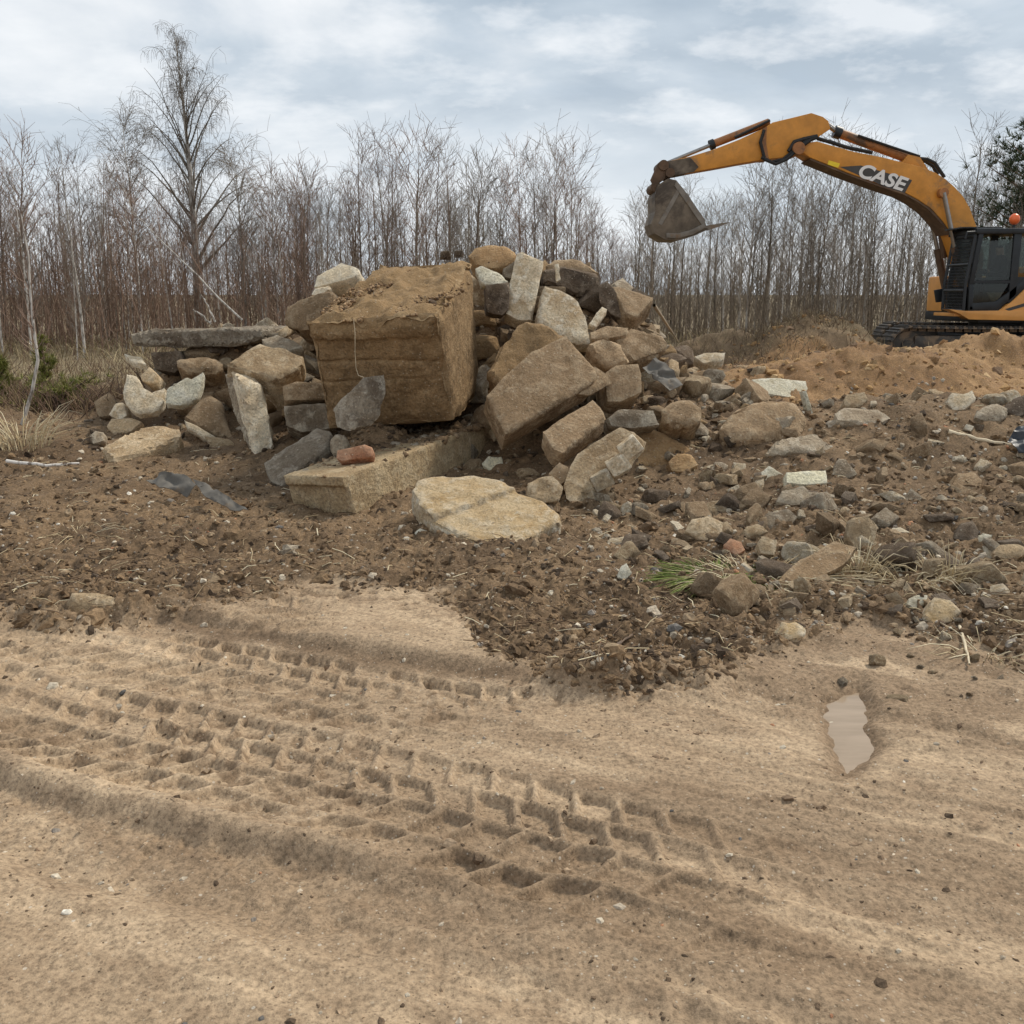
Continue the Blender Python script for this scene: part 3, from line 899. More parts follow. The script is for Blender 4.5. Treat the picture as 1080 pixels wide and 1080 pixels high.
slab('concrete_lump', 'small angular lump sitting behind the notched cream slab', 'tan', [(147, 396), (157, 386), (165, 394), (161, 404), (150, 402)], 9.75, (-0.2, -0.8, 0.6), 0.2, L=0.04, cat='concrete lump')
slab('sandy_slab', 'low tan slab with a dark underside resting on the soil at lower left', 'tan',
     [(106, 473), (128, 458), (150, 448), (172, 447), (190, 452), (191, 460), (165, 471), (140, 481), (118, 486)], 9.25, (0.05, -0.42, 0.9), 0.22, chip=0.05, rough=0.02, seat=3)
slab('concrete_wedge', 'brown wedge with a pale lower edge between the whitish and leaning slabs', 'brown',
     [(192, 440), (206, 424), (224, 416), (234, 424), (240, 445), (246, 463), (228, 459), (208, 450)], 9.3, (0.1, -0.75, 0.65), 0.3, chip=0.05)
slab('concrete_shard', 'pale thin strip along the foot of the brown wedge', 'pale', [(193, 441), (205, 447), (228, 460), (243, 464), (238, 470), (215, 462), (196, 450)], 9.1, (0.1, -0.7, 0.7), 0.08, L=0.03, chip=0.02, crad=0.04, cat='concrete shard')
slab('leaning_slab', 'tall streaked slab leaning on its end left of the huge block', 'pale',
     [(250, 398), (277, 404), (283, 430), (291, 470), (287, 478), (269, 484), (262, 455)], 8.75, (0.45, -0.85, 0.25), 0, ext=(-0.22, 0.45, 0.08), rough=0.025, chip=0.05)
slab('concrete_slab', 'brown slab face beside the leaning slab on its left', 'grey', [(236, 394), (249, 394), (262, 450), (270, 486), (258, 470), (244, 432)], 8.9, (-0.6, -0.8, 0.2), 0.2, chip=0.04)
slab('ochre_slab', 'broad tan slab with a flat top lying over the leaning slab', 'tan',
     [(236, 383), (256, 370), (274, 361), (298, 366), (321, 374), (319, 384), (291, 399), (262, 391)], 9.1, (0.05, -0.55, 0.83), 0.26, chip=0.045, rough=0.018)
slab('concrete_block', 'upper of two squarish blocks stacked beside the left foot of the huge block', 'brown', [(297, 407), (312, 401), (345, 404), (348, 421), (300, 423)], 8.75, (0.15, -0.9, 0.4), 0.5, cat='concrete block')
slab('concrete_block', 'lower of two squarish blocks stacked beside the left foot of the huge block', 'grey', [(298, 427), (343, 425), (350, 452), (318, 456), (301, 449)], 8.6, (0.15, -0.92, 0.35), 0.5, cat='concrete block')
slab('grey_slab', 'tilted smooth grey slab lying against the lipped end of the beam', 'greydark',
     [(277, 488), (290, 477), (334, 450), (349, 453), (346, 470), (330, 484), (296, 513), (284, 508)], 7.85, (-0.25, -0.55, 0.8), 0.20, chip=0.03)
slab('round_stone', 'round grey stone tucked behind the red brick', 'grey', [(345, 465), (352, 455), (364, 457), (368, 470), (362, 482), (348, 480)], 7.55, (0, -0.9, 0.4), 0.2, L=0.03, chip=0.06, crad=0.1, cat='stone')
slab('faceted_lump', 'faceted grey lump propped against the front of the huge block', 'greydark', [(350, 431), (360, 421), (376, 403), (383, 397), (384, 418), (376, 447), (369, 456), (355, 451)], 7.55, (-0.35, -0.9, 0.25), 0, L=0.035, ext=(0.16, 0.14, 0.02), chip=0.025, cat='concrete lump')
slab('grey_slab', 'flat grey slab behind the broad tan slab', 'grey', [(275, 357), (292, 352), (310, 358), (320, 366), (300, 370), (280, 364)], 9.6, (0, -0.6, 0.8), 0.2)
slab('grey_slab', 'big rough grey slab jutting out behind the left shoulder of the huge block', 'brown', [(298, 340), (302, 322), (330, 308), (350, 305), (352, 330), (330, 345), (310, 347)], 9.5, (-0.3, -0.85, 0.45), 0.5, chip=0.06, rough=0.025)
slab('stepped_block', 'cream block with a stepped edge behind the left shoulder of the huge block', 'pale', [(331, 303), (333, 290), (360, 276), (379, 283), (374, 292), (345, 300)], 10.1, (-0.2, -0.75, 0.62), 0.3)
slab('stepped_block', 'lower pale step under the cream stepped block', 'pale', [(328, 311), (331, 304), (347, 299), (348, 305), (336, 312)], 9.95, (-0.2, -0.85, 0.5), 0.3, L=0.04)
slab('concrete_lump', 'pale lump lying leftmost in the soil beside the heap', 'tan', [(81, 410), (93, 404), (114, 403), (117, 412), (101, 419), (84, 418)], 10.2, (0, -0.8, 0.6), 0.3, cat='concrete lump', seat=3)
slab('concrete_lump', 'angular brown lump just right of the leftmost pale lump', 'brown', [(99, 424), (115, 413), (123, 424), (118, 438), (104, 440)], 9.9, (0, -0.8, 0.6), 0.25, cat='concrete lump', seat=3)
slab('concrete_lump', 'small pale lump below the left edge of the notched slab', 'pale', [(114, 437), (121, 424), (131, 423), (134, 438), (126, 444)], 9.65, (0, -0.85, 0.5), 0.2, L=0.035, cat='concrete lump')
slab('concrete_lump', 'greyish lump between the notched slab and the low tan slab', 'tan', [(112, 450), (117, 441), (138, 440), (150, 444), (138, 455), (120, 457)], 9.5, (0, -0.75, 0.65), 0.2, L=0.035, cat='concrete lump')
slab('concrete_lump', 'little grey cube left of the low tan slab', 'grey', [(93, 459), (100, 453), (110, 455), (109, 465), (98, 468)], 9.45, (0.1, -0.8, 0.6), 0.13, L=0.03, cat='concrete lump', seat=3)
# --- middle
slab('flat_slab', 'big smooth brown slab tilted towards the viewer in the middle of the heap', 'brown',
     [(512, 417), (530, 398), (560, 371), (597, 353), (628, 388), (631, 396), (624, 406), (533, 459)], 7.95, (0.12, -0.82, 0.56), 0.30, L=0.042, chip=0.02, rough=0.008)
slab('rough_block', 'rough soil covered block directly behind the big smooth brown slab', 'block', [(514, 392), (527, 362), (552, 338), (580, 344), (600, 356), (612, 372), (560, 380), (530, 412)], 8.3, (0.05, -0.75, 0.65), 0.5, chip=0.07, rough=0.04)
slab('concrete_wedge', 'dark wedge showing beyond the right corner of the big smooth brown slab', 'brown', [(627, 386), (641, 395), (647, 404), (622, 418), (610, 416), (624, 400)], 8.05, (0.5, -0.8, 0.3), 0.4)
slab('upright_slab', 'narrow cream slab standing upright at the top of the heap', 'pale', [(545, 267), (551, 265), (574, 275), (568, 303), (561, 338), (547, 338), (533, 331), (538, 300)], 9.2, (0.1, -0.9, 0.42), 0.24, chip=0.025)
slab('broken_slab', 'cream slab with a jagged curved edge right of the upright slab', 'pale',
     [(574, 300), (588, 304), (600, 310), (610, 318), (618, 333), (625, 362), (606, 362), (584, 352), (566, 336)], 8.95, (0.15, -0.85, 0.5), 0.2, chip=0.035)
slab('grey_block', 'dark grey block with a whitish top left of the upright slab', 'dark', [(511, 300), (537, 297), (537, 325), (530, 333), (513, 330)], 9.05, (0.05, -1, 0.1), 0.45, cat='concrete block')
slab('pale_slab', 'thin whitish slab lying on the dark grey block', 'white', [(501, 283), (507, 280), (530, 289), (538, 296), (525, 300), (508, 299)], 9.15, (0.0, -0.75, 0.66), 0.1, L=0.04)
slab('boulder', 'smooth orange brown boulder on the very top of the heap', 'rust',
     [(493, 270), (500, 261), (515, 256), (532, 257), (544, 264), (546, 270), (536, 280), (520, 283), (503, 279)], 9.55, (-0.05, -0.75, 0.65), 0.3, chip=0.05, crad=0.14, cat='boulder')
slab('concrete_lump', 'shadowed grey lump under the right end of the orange boulder', 'grey', [(530, 283), (546, 272), (549, 281), (540, 294), (532, 292)], 9.35, (0.1, -0.9, 0.4), 0.3, cat='concrete lump')
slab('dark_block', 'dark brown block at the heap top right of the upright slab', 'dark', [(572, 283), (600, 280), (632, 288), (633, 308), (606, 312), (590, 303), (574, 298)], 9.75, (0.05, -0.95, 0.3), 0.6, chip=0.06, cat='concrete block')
slab('concrete_shard', 'short pale strip standing against the dark brown block', 'pale', [(585, 279), (589, 278), (591, 295), (587, 297)], 9.4, (0, -1, 0.2), 0.06, L=0.03, chip=0.01, crad=0.02, cat='concrete shard')
slab('concrete_lump', 'reddish brown lump on the dark block near the heap top', 'brown', [(574, 280), (584, 272), (604, 271), (622, 278), (634, 287), (612, 290), (590, 286)], 9.95, (0, -0.8, 0.6), 0.4, chip=0.06, crad=0.1, cat='concrete lump')
slab('brown_slab', 'brown slab tilted outwards on the right shoulder of the heap', 'brown', [(646, 302), (656, 303), (690, 313), (680, 325), (671, 334), (659, 329)], 9.35, (0.1, -0.62, 0.78), 0.24, chip=0.02, L=0.04)
slab('concrete_wedge', 'dark slanted slab between the dark block and the brown shoulder slab', 'dark', [(630, 300), (640, 295), (662, 325), (660, 338), (645, 332), (632, 318)], 9.4, (-0.3, -0.9, 0.35), 0.3)
slab('concrete_bar', 'short pale bar lying slanted on the right slope', 'pale', [(621, 341), (635, 323), (641, 326), (629, 345)], 9.0, (0.1, -0.8, 0.6), 0.09, L=0.03, chip=0.015, crad=0.03, cat='concrete bar')
slab('concrete_slab', 'thin dark slab below the short pale bar', 'brown', [(622, 350), (640, 343), (663, 345), (661, 353), (640, 357), (624, 357)], 8.85, (0.05, -0.7, 0.7), 0.14, L=0.04)
slab('rock', 'faceted brown rock under the brown shoulder slab', 'brown', [(645, 356), (664, 343), (690, 350), (706, 360), (700, 372), (672, 381), (652, 374)], 8.9, (0.2, -0.7, 0.68), 0.4, chip=0.07, rough=0.03, crad=0.1, cat='rock')
slab('rock', 'dark brown rock beside the jagged cream slab', 'brown', [(620, 362), (636, 355), (655, 364), (664, 382), (645, 388), (626, 378)], 8.6, (0.1, -0.75, 0.65), 0.35, chip=0.06, rough=0.03, cat='rock')
slab('concrete_block', 'squat brown block right of the big smooth slab', 'brown', [(638, 392), (650, 384), (674, 382), (678, 395), (677, 414), (655, 424), (640, 424)], 8.25, (0.1, -0.88, 0.45), 0.45, cat='concrete block')
slab('concrete_slab', 'small thick slab wedged below the big smooth brown slab', 'brown', [(572, 455), (590, 442), (625, 420), (634, 427), (641, 442), (620, 457), (594, 478), (584, 474)], 7.45, (0.1, -0.65, 0.75), 0.20, L=0.04, rough=0.018, chip=0.035)
o = slab('masonry_slab', 'pale masonry piece with a toothed edge standing on its side', 'tan',
     [(594, 512), (600, 492), (608, 478), (632, 462), (654, 450), (668, 455), (664, 466), (655, 475), (648, 488), (634, 497), (627, 510), (613, 519), (604, 532), (596, 526)],
     7.15, (0.0, -0.72, 0.69), 0, L=0.034, ext=(0.13, 0.10, -0.10), chip=0.018, crad=0.04)
# the broken ends of its bricks stand out as teeth along the outer edge
for i, (u, v) in enumerate(((664, 472), (652, 490), (635, 506), (616, 524))):
    b0 = P(u, v, 7.08)
    w = 0.075
    hx = [b0 + Vector((a * w * 1.05, b * w * 0.7, c * w * 0.85)) for a, b, c in ((-1, -1, 1), (1, -1, 1), (1, -1, -1), (-1, -1, -1), (-1, 1, 1), (1, 1, 1), (1, 1, -1), (-1, 1, -1))]
    rot = Matrix.Rotation(R(-38 + 6 * i), 3, 'Y')
    hx = [b0 + rot @ (p - b0) for p in hx]
    me, cen = rough_mesh('brick', hx, [[0, 1, 2, 3], [7, 6, 5, 4], [0, 4, 5, 1], [1, 5, 6, 2], [2, 6, 7, 3], [3, 7, 4, 0]], 0.03, 0.006, 0.014, 0.03, 60 + i)
    link('brick', me, M['pale'], o, cen - o.location)
slab('concrete_block', 'little squarish tan block left of the toothed masonry piece', 'tan', [(556, 509), (566, 503), (583, 501), (594, 513), (590, 529), (566, 532), (557, 529)], 6.95, (0.1, -0.85, 0.5), 0.16, L=0.035, cat='concrete block', seat=3)
slab('concrete_block', 'small brown block behind the little squarish tan block', 'brown', [(577, 499), (590, 488), (600, 492), (599, 507), (590, 513)], 7.15, (0.1, -0.85, 0.5), 0.16, L=0.035, cat='concrete block')
slab('cracked_slab', 'flat cream and ochre slab with a stepped crack lying in front of the heap', 'ochre',
     [(432, 521), (438, 510), (455, 506), (500, 503), (530, 509), (548, 518), (572, 527), (592, 541), (590, 550), (570, 560), (549, 577), (522, 577), (498, 570), (476, 561), (456, 550), (442, 537)],
     6.5, (-0.02, -0.33, 0.94), 0.17, L=0.026, chip=0.05, crad=0.09, rough=0.02, seat=3, step=((456, 548), (545, 518), 0.035))
slab('boulder', 'low boulder with orange soil on top right of the toothed masonry piece', 'rust', [(666, 470), (672, 453), (690, 452), (712, 460), (736, 474), (728, 488), (700, 493), (670, 490)], 7.6, (0.1, -0.62, 0.78), 0.35, chip=0.06, crad=0.12, cat='boulder', seat=3)
slab('concrete_lump', 'small orange lump at the right end of the low boulder', 'rust', [(704, 487), (714, 477), (730, 478), (738, 490), (722, 498), (708, 497)], 7.35, (0, -0.8, 0.6), 0.15, L=0.035, cat='concrete lump', seat=3)
slab('concrete_slab', 'long dark slab in the gap above the low boulder', 'grey', [(640, 440), (655, 430), (690, 432), (697, 448), (668, 452), (645, 450)], 7.95, (0.1, -0.9, 0.4), 0.3)
slab('boulder', 'rounded brown boulder right of the long dark slab', 'brown', [(697, 432), (708, 421), (728, 420), (742, 429), (740, 444), (722, 450), (702, 447)], 8.1, (0, -0.8, 0.6), 0.4, chip=0.06, crad=0.12, cat='boulder')
slab('concrete_slab', 'thin pale slab on the ground at the right foot of the heap', 'pale', [(732, 376), (745, 371), (766, 371), (764, 379), (742, 383)], 9.8, (0, -0.6, 0.8), 0.12, L=0.04)
o = slab('brick', 'red brick lying on top of the beam', 'brick', [(355, 474), (385, 468), (393, 471), (392, 481), (361, 486), (355, 483)], 7.15, (-0.1, -0.8, 0.6), 0.12, L=0.03, chip=0.012, crad=0.025, cat='brick')
# --- right bank
_seat[0] = 2
slab('boulder', 'large brown boulder in the right bank under the pale plate', 'brown', [(757, 452), (770, 432), (800, 420), (840, 420), (853, 435), (848, 455), (815, 468), (775, 468)], 8.5, (0, -0.75, 0.66), 0.5, chip=0.09, crad=0.16, rough=0.03, cat='boulder')
slab('pale_plate', 'thin whitish plate lying on the large brown boulder', 'white', [(793, 400), (820, 398), (850, 402), (852, 410), (842, 420), (803, 414)], 8.9, (0.05, -0.5, 0.86), 0.06, L=0.04, chip=0.012, crad=0.025, cat='concrete plate')
slab('concrete_post', 'short pale strip standing at the right end of the whitish plate', 'white', [(846, 412), (851, 411), (859, 437), (853, 439)], 8.45, (0.3, -0.9, 0.3), 0.06, L=0.03, chip=0.01, crad=0.02, cat='concrete strip')
slab('stone', 'squarish tan stone on the bank in front of the sand mound', 'tan', [(889, 424), (893, 415), (912, 413), (917, 421), (908, 429), (892, 429)], 9.0, (0, -0.75, 0.66), 0.2, L=0.035, cat='stone')
slab('concrete_slab', 'brown slab with a deep shadow beneath it near the squarish tan stone', 'grey', [(880, 436), (890, 430), (926, 431), (940, 441), (926, 447), (884, 443)], 8.75, (0.05, -0.55, 0.83), 0.14)
slab('stone', 'cream stone with a dip in its top at the foot of the sand mound', 'pale', [(999, 424), (1004, 413), (1016, 415), (1026, 411), (1031, 420), (1018, 432), (1005, 433)], 9.3, (0, -0.8, 0.6), 0.25, L=0.035, cat='stone')
slab('rock', 'grey rock with pale patches near the right edge of the bank', 'grey', [(1028, 440), (1035, 428), (1052, 422), (1066, 430), (1062, 442), (1040, 445)], 8.9, (0, -0.75, 0.65), 0.3, chip=0.06, crad=0.1, cat='rock')
slab('rock', 'dark rock at the right edge behind the grey rock', 'dark', [(1058, 432), (1066, 420), (1088, 412), (1095, 430), (1075, 440)], 9.0, (0, -0.75, 0.65), 0.3, chip=0.06, crad=0.1, cat='rock')
slab('cream_brick', 'whole cream brick on the right bank', 'cream', [(829, 498), (871, 496), (872, 509), (850, 511), (830, 509)], 6.95, (0.02, -0.62, 0.78), 0.105, L=0.03, chip=0.010, crad=0.02, cat='brick')
slab('brick_half', 'pale broken half brick left of the whole cream brick', 'white', [(798, 500), (811, 490), (827, 500), (819, 507), (810, 511)], 7.05, (-0.1, -0.65, 0.75), 0.11, L=0.03, chip=0.015, crad=0.03, cat='brick')
slab('concrete_lump', 'pitted grey lump just below the whole cream brick', 'grey', [(819, 529), (824, 516), (838, 514), (848, 511), (858, 520), (853, 532), (834, 533)], 6.6, (0, -0.75, 0.66), 0.15, L=0.03, cat='concrete lump')
slab('concrete_lump', 'grey three sided lump right of the whole cream brick', 'grey', [(877, 500), (884, 482), (893, 483), (905, 500), (893, 505)], 7.2, (0, -0.75, 0.66), 0.2, L=0.035, cat='concrete lump')
slab('boulder', 'smooth rounded soil coloured boulder sunk in the right bank', 'brown', [(1000, 510), (1008, 496), (1028, 494), (1040, 505), (1034, 520), (1012, 524)], 7.2, (0, -0.65, 0.76), 0.2, L=0.035, chip=0.06, crad=0.12, cat='boulder')
slab('concrete_lump', 'tan brown lump with a pale front on the lower right bank', 'tan', [(721, 560), (729, 546), (750, 543), (764, 550), (762, 565), (742, 571)], 6.2, (0, -0.75, 0.66), 0.2, L=0.03, cat='concrete lump')
slab('brick_half', 'broken orange red brick beside the green tuft', 'brick', [(762, 575), (770, 566), (783, 570), (787, 580), (776, 586)], 5.95, (0, -0.7, 0.7), 0.1, L=0.03, chip=0.02, crad=0.04, cat='brick')
slab('brick_half', 'dull tan half brick above the dry grass and right of the green tuft', 'tan', [(799, 573), (804, 566), (820, 569), (818, 586), (802, 584)], 6.0, (0, -0.8, 0.6), 0.1, L=0.03, chip=0.02, crad=0.04, cat='brick')
slab('stone', 'rounded cream stone at the front edge of the churned soil', 'ochre', [(817, 667), (823, 654), (840, 651), (853, 660), (851, 673), (830, 677)], 4.85, (0, -0.75, 0.66), 0.12, L=0.025, chip=0.03, crad=0.08, cat='stone')
slab('stone', 'large lumpy cream stone in front of the dry grass', 'ochre', [(974, 648), (985, 629), (1003, 631), (1018, 645), (1006, 657), (985, 658)], 5.05, (0, -0.75, 0.66), 0.16, L=0.025, chip=0.03, crad=0.08, cat='stone')
slab('stone', 'whitish flat stone left of the large lumpy cream stone', 'white', [(956, 637), (962, 627), (980, 625), (982, 634), (966, 643)], 5.15, (0, -0.75, 0.66), 0.1, L=0.025, cat='stone')
slab('stone', 'smooth tan stone at the right edge above the roots', 'tan', [(1046, 583), (1054, 572), (1075, 572), (1088, 580), (1080, 588), (1058, 590)], 5.8, (0, -0.75, 0.66), 0.15, L=0.03, chip=0.03, crad=0.08, cat='stone')
slab('stone', 'small light grey stone left of the smooth tan stone', 'white', [(1029, 569), (1036, 561), (1048, 563), (1047, 573), (1036, 576)], 6.0, (0, -0.75, 0.66), 0.1, L=0.025, chip=0.025, crad=0.06, cat='stone')
slab('board', 'weathered grey brown board half buried behind the dry grass', 'brown', [(818, 612), (840, 592), (880, 570), (905, 576), (890, 596), (850, 616)], 5.75, (0, -0.5, 0.86), 0.05, L=0.035, chip=0.01, crad=0.02, cat='board')
slab('concrete_slab', 'pinkish flat slab standing behind the dry grass', 'tan', [(892, 565), (897, 545), (917, 543), (927, 556), (922, 576), (904, 580)], 6.05, (0, -0.85, 0.5), 0.1, L=0.035)
slab('concrete_lump', 'grey flaky lump below the pitted grey lump', 'grey', [(800, 552), (810, 538), (832, 536), (842, 545), (834, 556), (815, 560)], 6.3, (0, -0.7, 0.7), 0.12, L=0.03, cat='concrete lump')
slab('stone', 'dark grey stone at the right beside the black hollow', 'dark', [(1006, 568), (1012, 552), (1026, 548), (1034, 560), (1030, 574)], 6.1, (0, -0.8, 0.6), 0.2, L=0.03, cat='stone')
slab('stone', 'pale chip in the loose soil between beam and small slabs', 'cream', [(508, 489), (515, 481), (529, 482), (530, 491), (517, 496)], 7.2, (0, -0.7, 0.7), 0.07, L=0.025, chip=0.015, crad=0.03, cat='stone')
slab('stone', 'small light grey chip left of the split ochre slab', 'white', [(437, 562), (443, 557), (451, 559), (450, 565), (441, 567)], 6.3, (0, -0.7, 0.7), 0.05, L=0.02, chip=0.01, crad=0.03, cat='stone')
slab('stone', 'dark lump with a white top right of the split ochre slab', 'dark', [(652, 578), (660, 563), (682, 563), (684, 574), (668, 580)], 6.05, (0, -0.75, 0.66), 0.12, L=0.03, cat='stone')
slab('stone', 'light grey pointed stone at the front right of the split slab', 'white', [(650, 609), (655, 596), (661, 592), (668, 604), (660, 612)], 5.55, (0, -0.8, 0.6), 0.08, L=0.025, cat='stone')
slab('stone', 'jagged tan stone block near the front edge of the dark soil at left', 'tan', [(66, 636), (74, 623), (100, 622), (128, 629), (134, 646), (110, 656), (76, 652)], 5.1, (0, -0.7, 0.7), 0.14, L=0.03, chip=0.04, crad=0.08, rough=0.025, cat='stone')
slab('concrete_slab', 'broken grey plate on the right bank above the grey three sided lump', 'grey', [(806, 478), (820, 462), (860, 455), (880, 470), (872, 480), (840, 476)], 7.6, (0, -0.6, 0.8), 0.15, chip=0.05)

_seat[0] = 0
# --- smaller lumps nobody could tell apart: individuals sharing a few shapes
def lump_mesh(seed, cut=0.12):
    r = random.Random(seed)
    bm = bmesh.new()
    pts = []
    ax = Vector((1.0, r.uniform(0.5, 0.95), r.uniform(0.28, 0.75)))
    sh = Vector((r.uniform(-.25, .25), r.uniform(-.25, .25), 0))
    for cx_ in (-1, 1):
        for cy_ in (-1, 1):
            for cz_ in (-1, 1):
                p = Vector((cx_ * r.uniform(0.55, 1.0), cy_ * r.uniform(0.55, 1.0), cz_ * r.uniform(0.75, 1.0)))
                p += sh * p.z
                if r.random() < 0.35:            # a corner broken off
                    for k in range(3):
                        c = p.copy()
                        c[k] *= r.uniform(0.2, 0.65)
                        pts.append(Vector((c.x * ax.x, c.y * ax.y, c.z * ax.z)) * 0.5)
                else:
                    pts.append(Vector((p.x * ax.x, p.y * ax.y, p.z * ax.z)) * 0.5)
    for p in pts:
        bm.verts.new(p)
    bmesh.ops.convex_hull(bm, input=bm.verts)
    for v in [v for v in bm.verts if not v.link_faces]:
        bm.verts.remove(v)
    vs = [v.co.copy() for v in bm.verts]
    idx = {v: i for i, v in enumerate(bm.verts)}
    fs = [[idx[v] for v in f.verts] for f in bm.faces]
    bm.free()
    me, c = rough_mesh('lump', vs, fs, cut, 0.022, 0.06, 0.12, seed, None, 4.0)
    return me
LOW = [lump_mesh(200 + i, 0.26) for i in range(20)]
LUMPS = [lump_mesh(200 + i) for i in range(20)]
_lm = {}
def lump(k, mat):
    if (k, mat) not in _lm:
        m = LUMPS[k].copy()
        m.materials.clear()
        m.materials.append(M[mat])
        _lm[(k, mat)] = m
    return _lm[(k, mat)]
_rest = []
def scatter(n, keep, pick, sizes, mats, name, label, cat, group, seed, sink=0.3):
    """the largest become objects of their own; the small rest is gathered for one heap of rubble"""
    r = random.Random(seed)
    spec = []
    for i in range(n):
        x, y = pick(r)
        s = r.uniform(*sizes)
        if r.random() < 0.6:
            s = sizes[0] + (s - sizes[0]) * 0.45
        spec.append((s, x, y, r.randrange(len(LUMPS)), r.choice(mats), (s, s * r.uniform(0.75, 1.1), s * r.uniform(0.7, 1.1)),
                     (r.uniform(-0.6, 0.6), r.uniform(-0.6, 0.6), r.uniform(0, 6.28))))
    spec.sort(key=lambda a: -a[0])
    Z = ground_z([a[1] for a in spec], [a[2] for a in spec])
    for i, (s, x, y, k, mat, scl, rot) in enumerate(spec):
        loc = (x, y, float(Z[i]) - s * 0.35 * sink)
        if i >= keep:
            _rest.append((k, mat, scl, rot, loc))
            continue
        o = link(name, lump(k, mat))
        o.scale, o.rotation_euler, o.location = scl, rot, loc
        tag(o, label, cat, group, 'thing')
for lab_, (u_, v_), k_, s_ in (('small black lump on the skyline just behind the huge block', (470, 274), 2, 0.13), ('tiny black lump on the skyline touching the orange boulder', (484, 272), 5, 0.10)):
    o = link('black_lump', lump(k_, 'dark'))
    o.scale = (s_, s_, s_ * 1.2)
    o.location = P(u_, v_, 9.35)
    tag(o, lab_, 'lump', None, 'thing')
def pick_uv(u0, u1, v0, v1, z0):
    def f(r):
        p = G(r.uniform(u0, u1), r.uniform(v0, v1), z0)
        return p.x, p.y
    return f
def pick_heap(r):
    while True:
        x, y = r.uniform(-3.6, 2.3), r.uniform(7.4, 11.0)
        h = float(macro(np.array([x]), np.array([y]))[0])
        if h > 0.35 and not (-1.75 < x < -0.3 and 7.6 < y < 9.3):
            return x, y
scatter(460, 110, pick_heap, (0.07, 0.52), ['brown', 'grey', 'brown', 'dark', 'tan', 'block', 'grey'], 'rubble_lump', 'small broken lump of dirty concrete wedged between the big pieces of the heap', 'rubble lump', 'small lumps filling the concrete heap', 31)
scatter(150, 62, pick_uv(630, 800, 395, 570, 0.2), (0.06, 0.32), ['brown', 'grey', 'tan', 'brown', 'dark', 'pale'], 'rubble_lump', 'small rubble lump in the soil at the right foot of the heap', 'rubble lump', 'small lumps at the right foot of the heap', 32)
scatter(330, 78, pick_uv(740, 1110, 430, 600, 0.3), (0.045, 0.28), ['brown', 'grey', 'tan', 'brown', 'pale', 'dark'], 'rubble_lump', 'small rubble lump strewn over the right bank', 'rubble lump', 'small lumps strewn over the right bank', 33)
scatter(90, 22, pick_uv(455, 650, 455, 535, 0.15), (0.04, 0.2), ['grey', 'brown', 'tan', 'dark'], 'rubble_lump', 'small rubble lump in the loose soil right of the beam', 'rubble lump', 'small lumps beside the beam', 34)
scatter(60, 28, pick_uv(70, 300, 380, 465, 0.3), (0.08, 0.34), ['grey', 'brown', 'tan', 'dark', 'dark'], 'rubble_lump', 'small rubble lump filling gaps at the left end of the heap', 'rubble lump', 'small lumps at the left end of the heap', 35)
scatter(30, 30, pick_uv(880, 1090, 590, 720, 0.1), (0.03, 0.085), ['tan', 'grey', 'pale', 'brown'], 'small_stone', 'fist sized stone in the soil of the lower right corner of the bank', 'stone', 'stones on the lower right bank', 36)
from mathutils import Euler
def rubble_rest():
    mats = sorted(set(a[1] for a in _rest))
    VV, FF, MI, off = [], [], [], 0
    for k, mat, scl, rot, loc in _rest:
        me = LOW[k]
        V = np.empty(len(me.vertices) * 3)
        me.vertices.foreach_get('co', V)
        V = V.reshape(-1, 3) * np.array(scl)
        V = V @ np.array(Euler(rot).to_matrix()).T + np.array(loc)
        F = np.empty(len(me.polygons) * 3, dtype=np.int32)
        me.polygons.foreach_get('vertices', F)
        VV.append(V); FF.append(F.reshape(-1, 3) + off); MI.append(np.full(len(me.polygons), mats.index(mat))); off += len(V)
    me = np_mesh('rubble', np.concatenate(VV), np.concatenate(FF), None, True)
    me.set_sharp_from_angle(angle=R(42))
    for m in mats:
        me.materials.append(M[m])
    me.polygons.foreach_set('material_index', np.concatenate(MI).astype(np.int32))
    tag(link('rubble', me), 'small broken rubble scattered through the heap and over the bank', 'rubble', None, 'stuff')
rubble_rest()
# ------------------------------------------------------------------ loose soil, gravel, straw (nobody could count these)
def ico(sub):
    bm = bmesh.new()
    bmesh.ops.create_icosphere(bm, subdivisions=sub, radius=1.0)
    V = np.array([v.co[:] for v in bm.verts])
    F = np.array([[v.index for v in f.verts] for f in bm.faces])
    bm.free()
    return V, F
def clod_templates(sub, n, seed, amp, fr=1.7):
    V0, F0 = ico(sub)
    out = []
    for i in range(n):
        a = amp * (fbm3(V0 * fr + seed + i * 7.7, 3, i) - 0.5) * 2
        V = V0 * (1 + a)[:, None]
        V = V * np.array((1.0, rng.uniform(0.65, 1.0), rng.uniform(0.45, 0.8)))
        out.append(V)
    return out, F0
def rot_mats(n, tilt):
    a = rng.uniform(0, 2 * math.pi, n)
    b = rng.uniform(-tilt, tilt, n)
    c = rng.uniform(-tilt, tilt, n)
    def mk(ax, t):
        z, o = np.zeros(n), np.ones(n)
        cs, sn = np.cos(t), np.sin(t)
        rows = {'x': [[o, z, z], [z, cs, -sn], [z, sn, cs]], 'y': [[cs, z, sn], [z, o, z], [-sn, z, cs]], 'z': [[cs, -sn, z], [sn, cs, z], [z, z, o]]}[ax]
        return np.stack([np.stack(r, 1) for r in rows], 1)
    return mk('z', a) @ mk('x', b) @ mk('y', c)
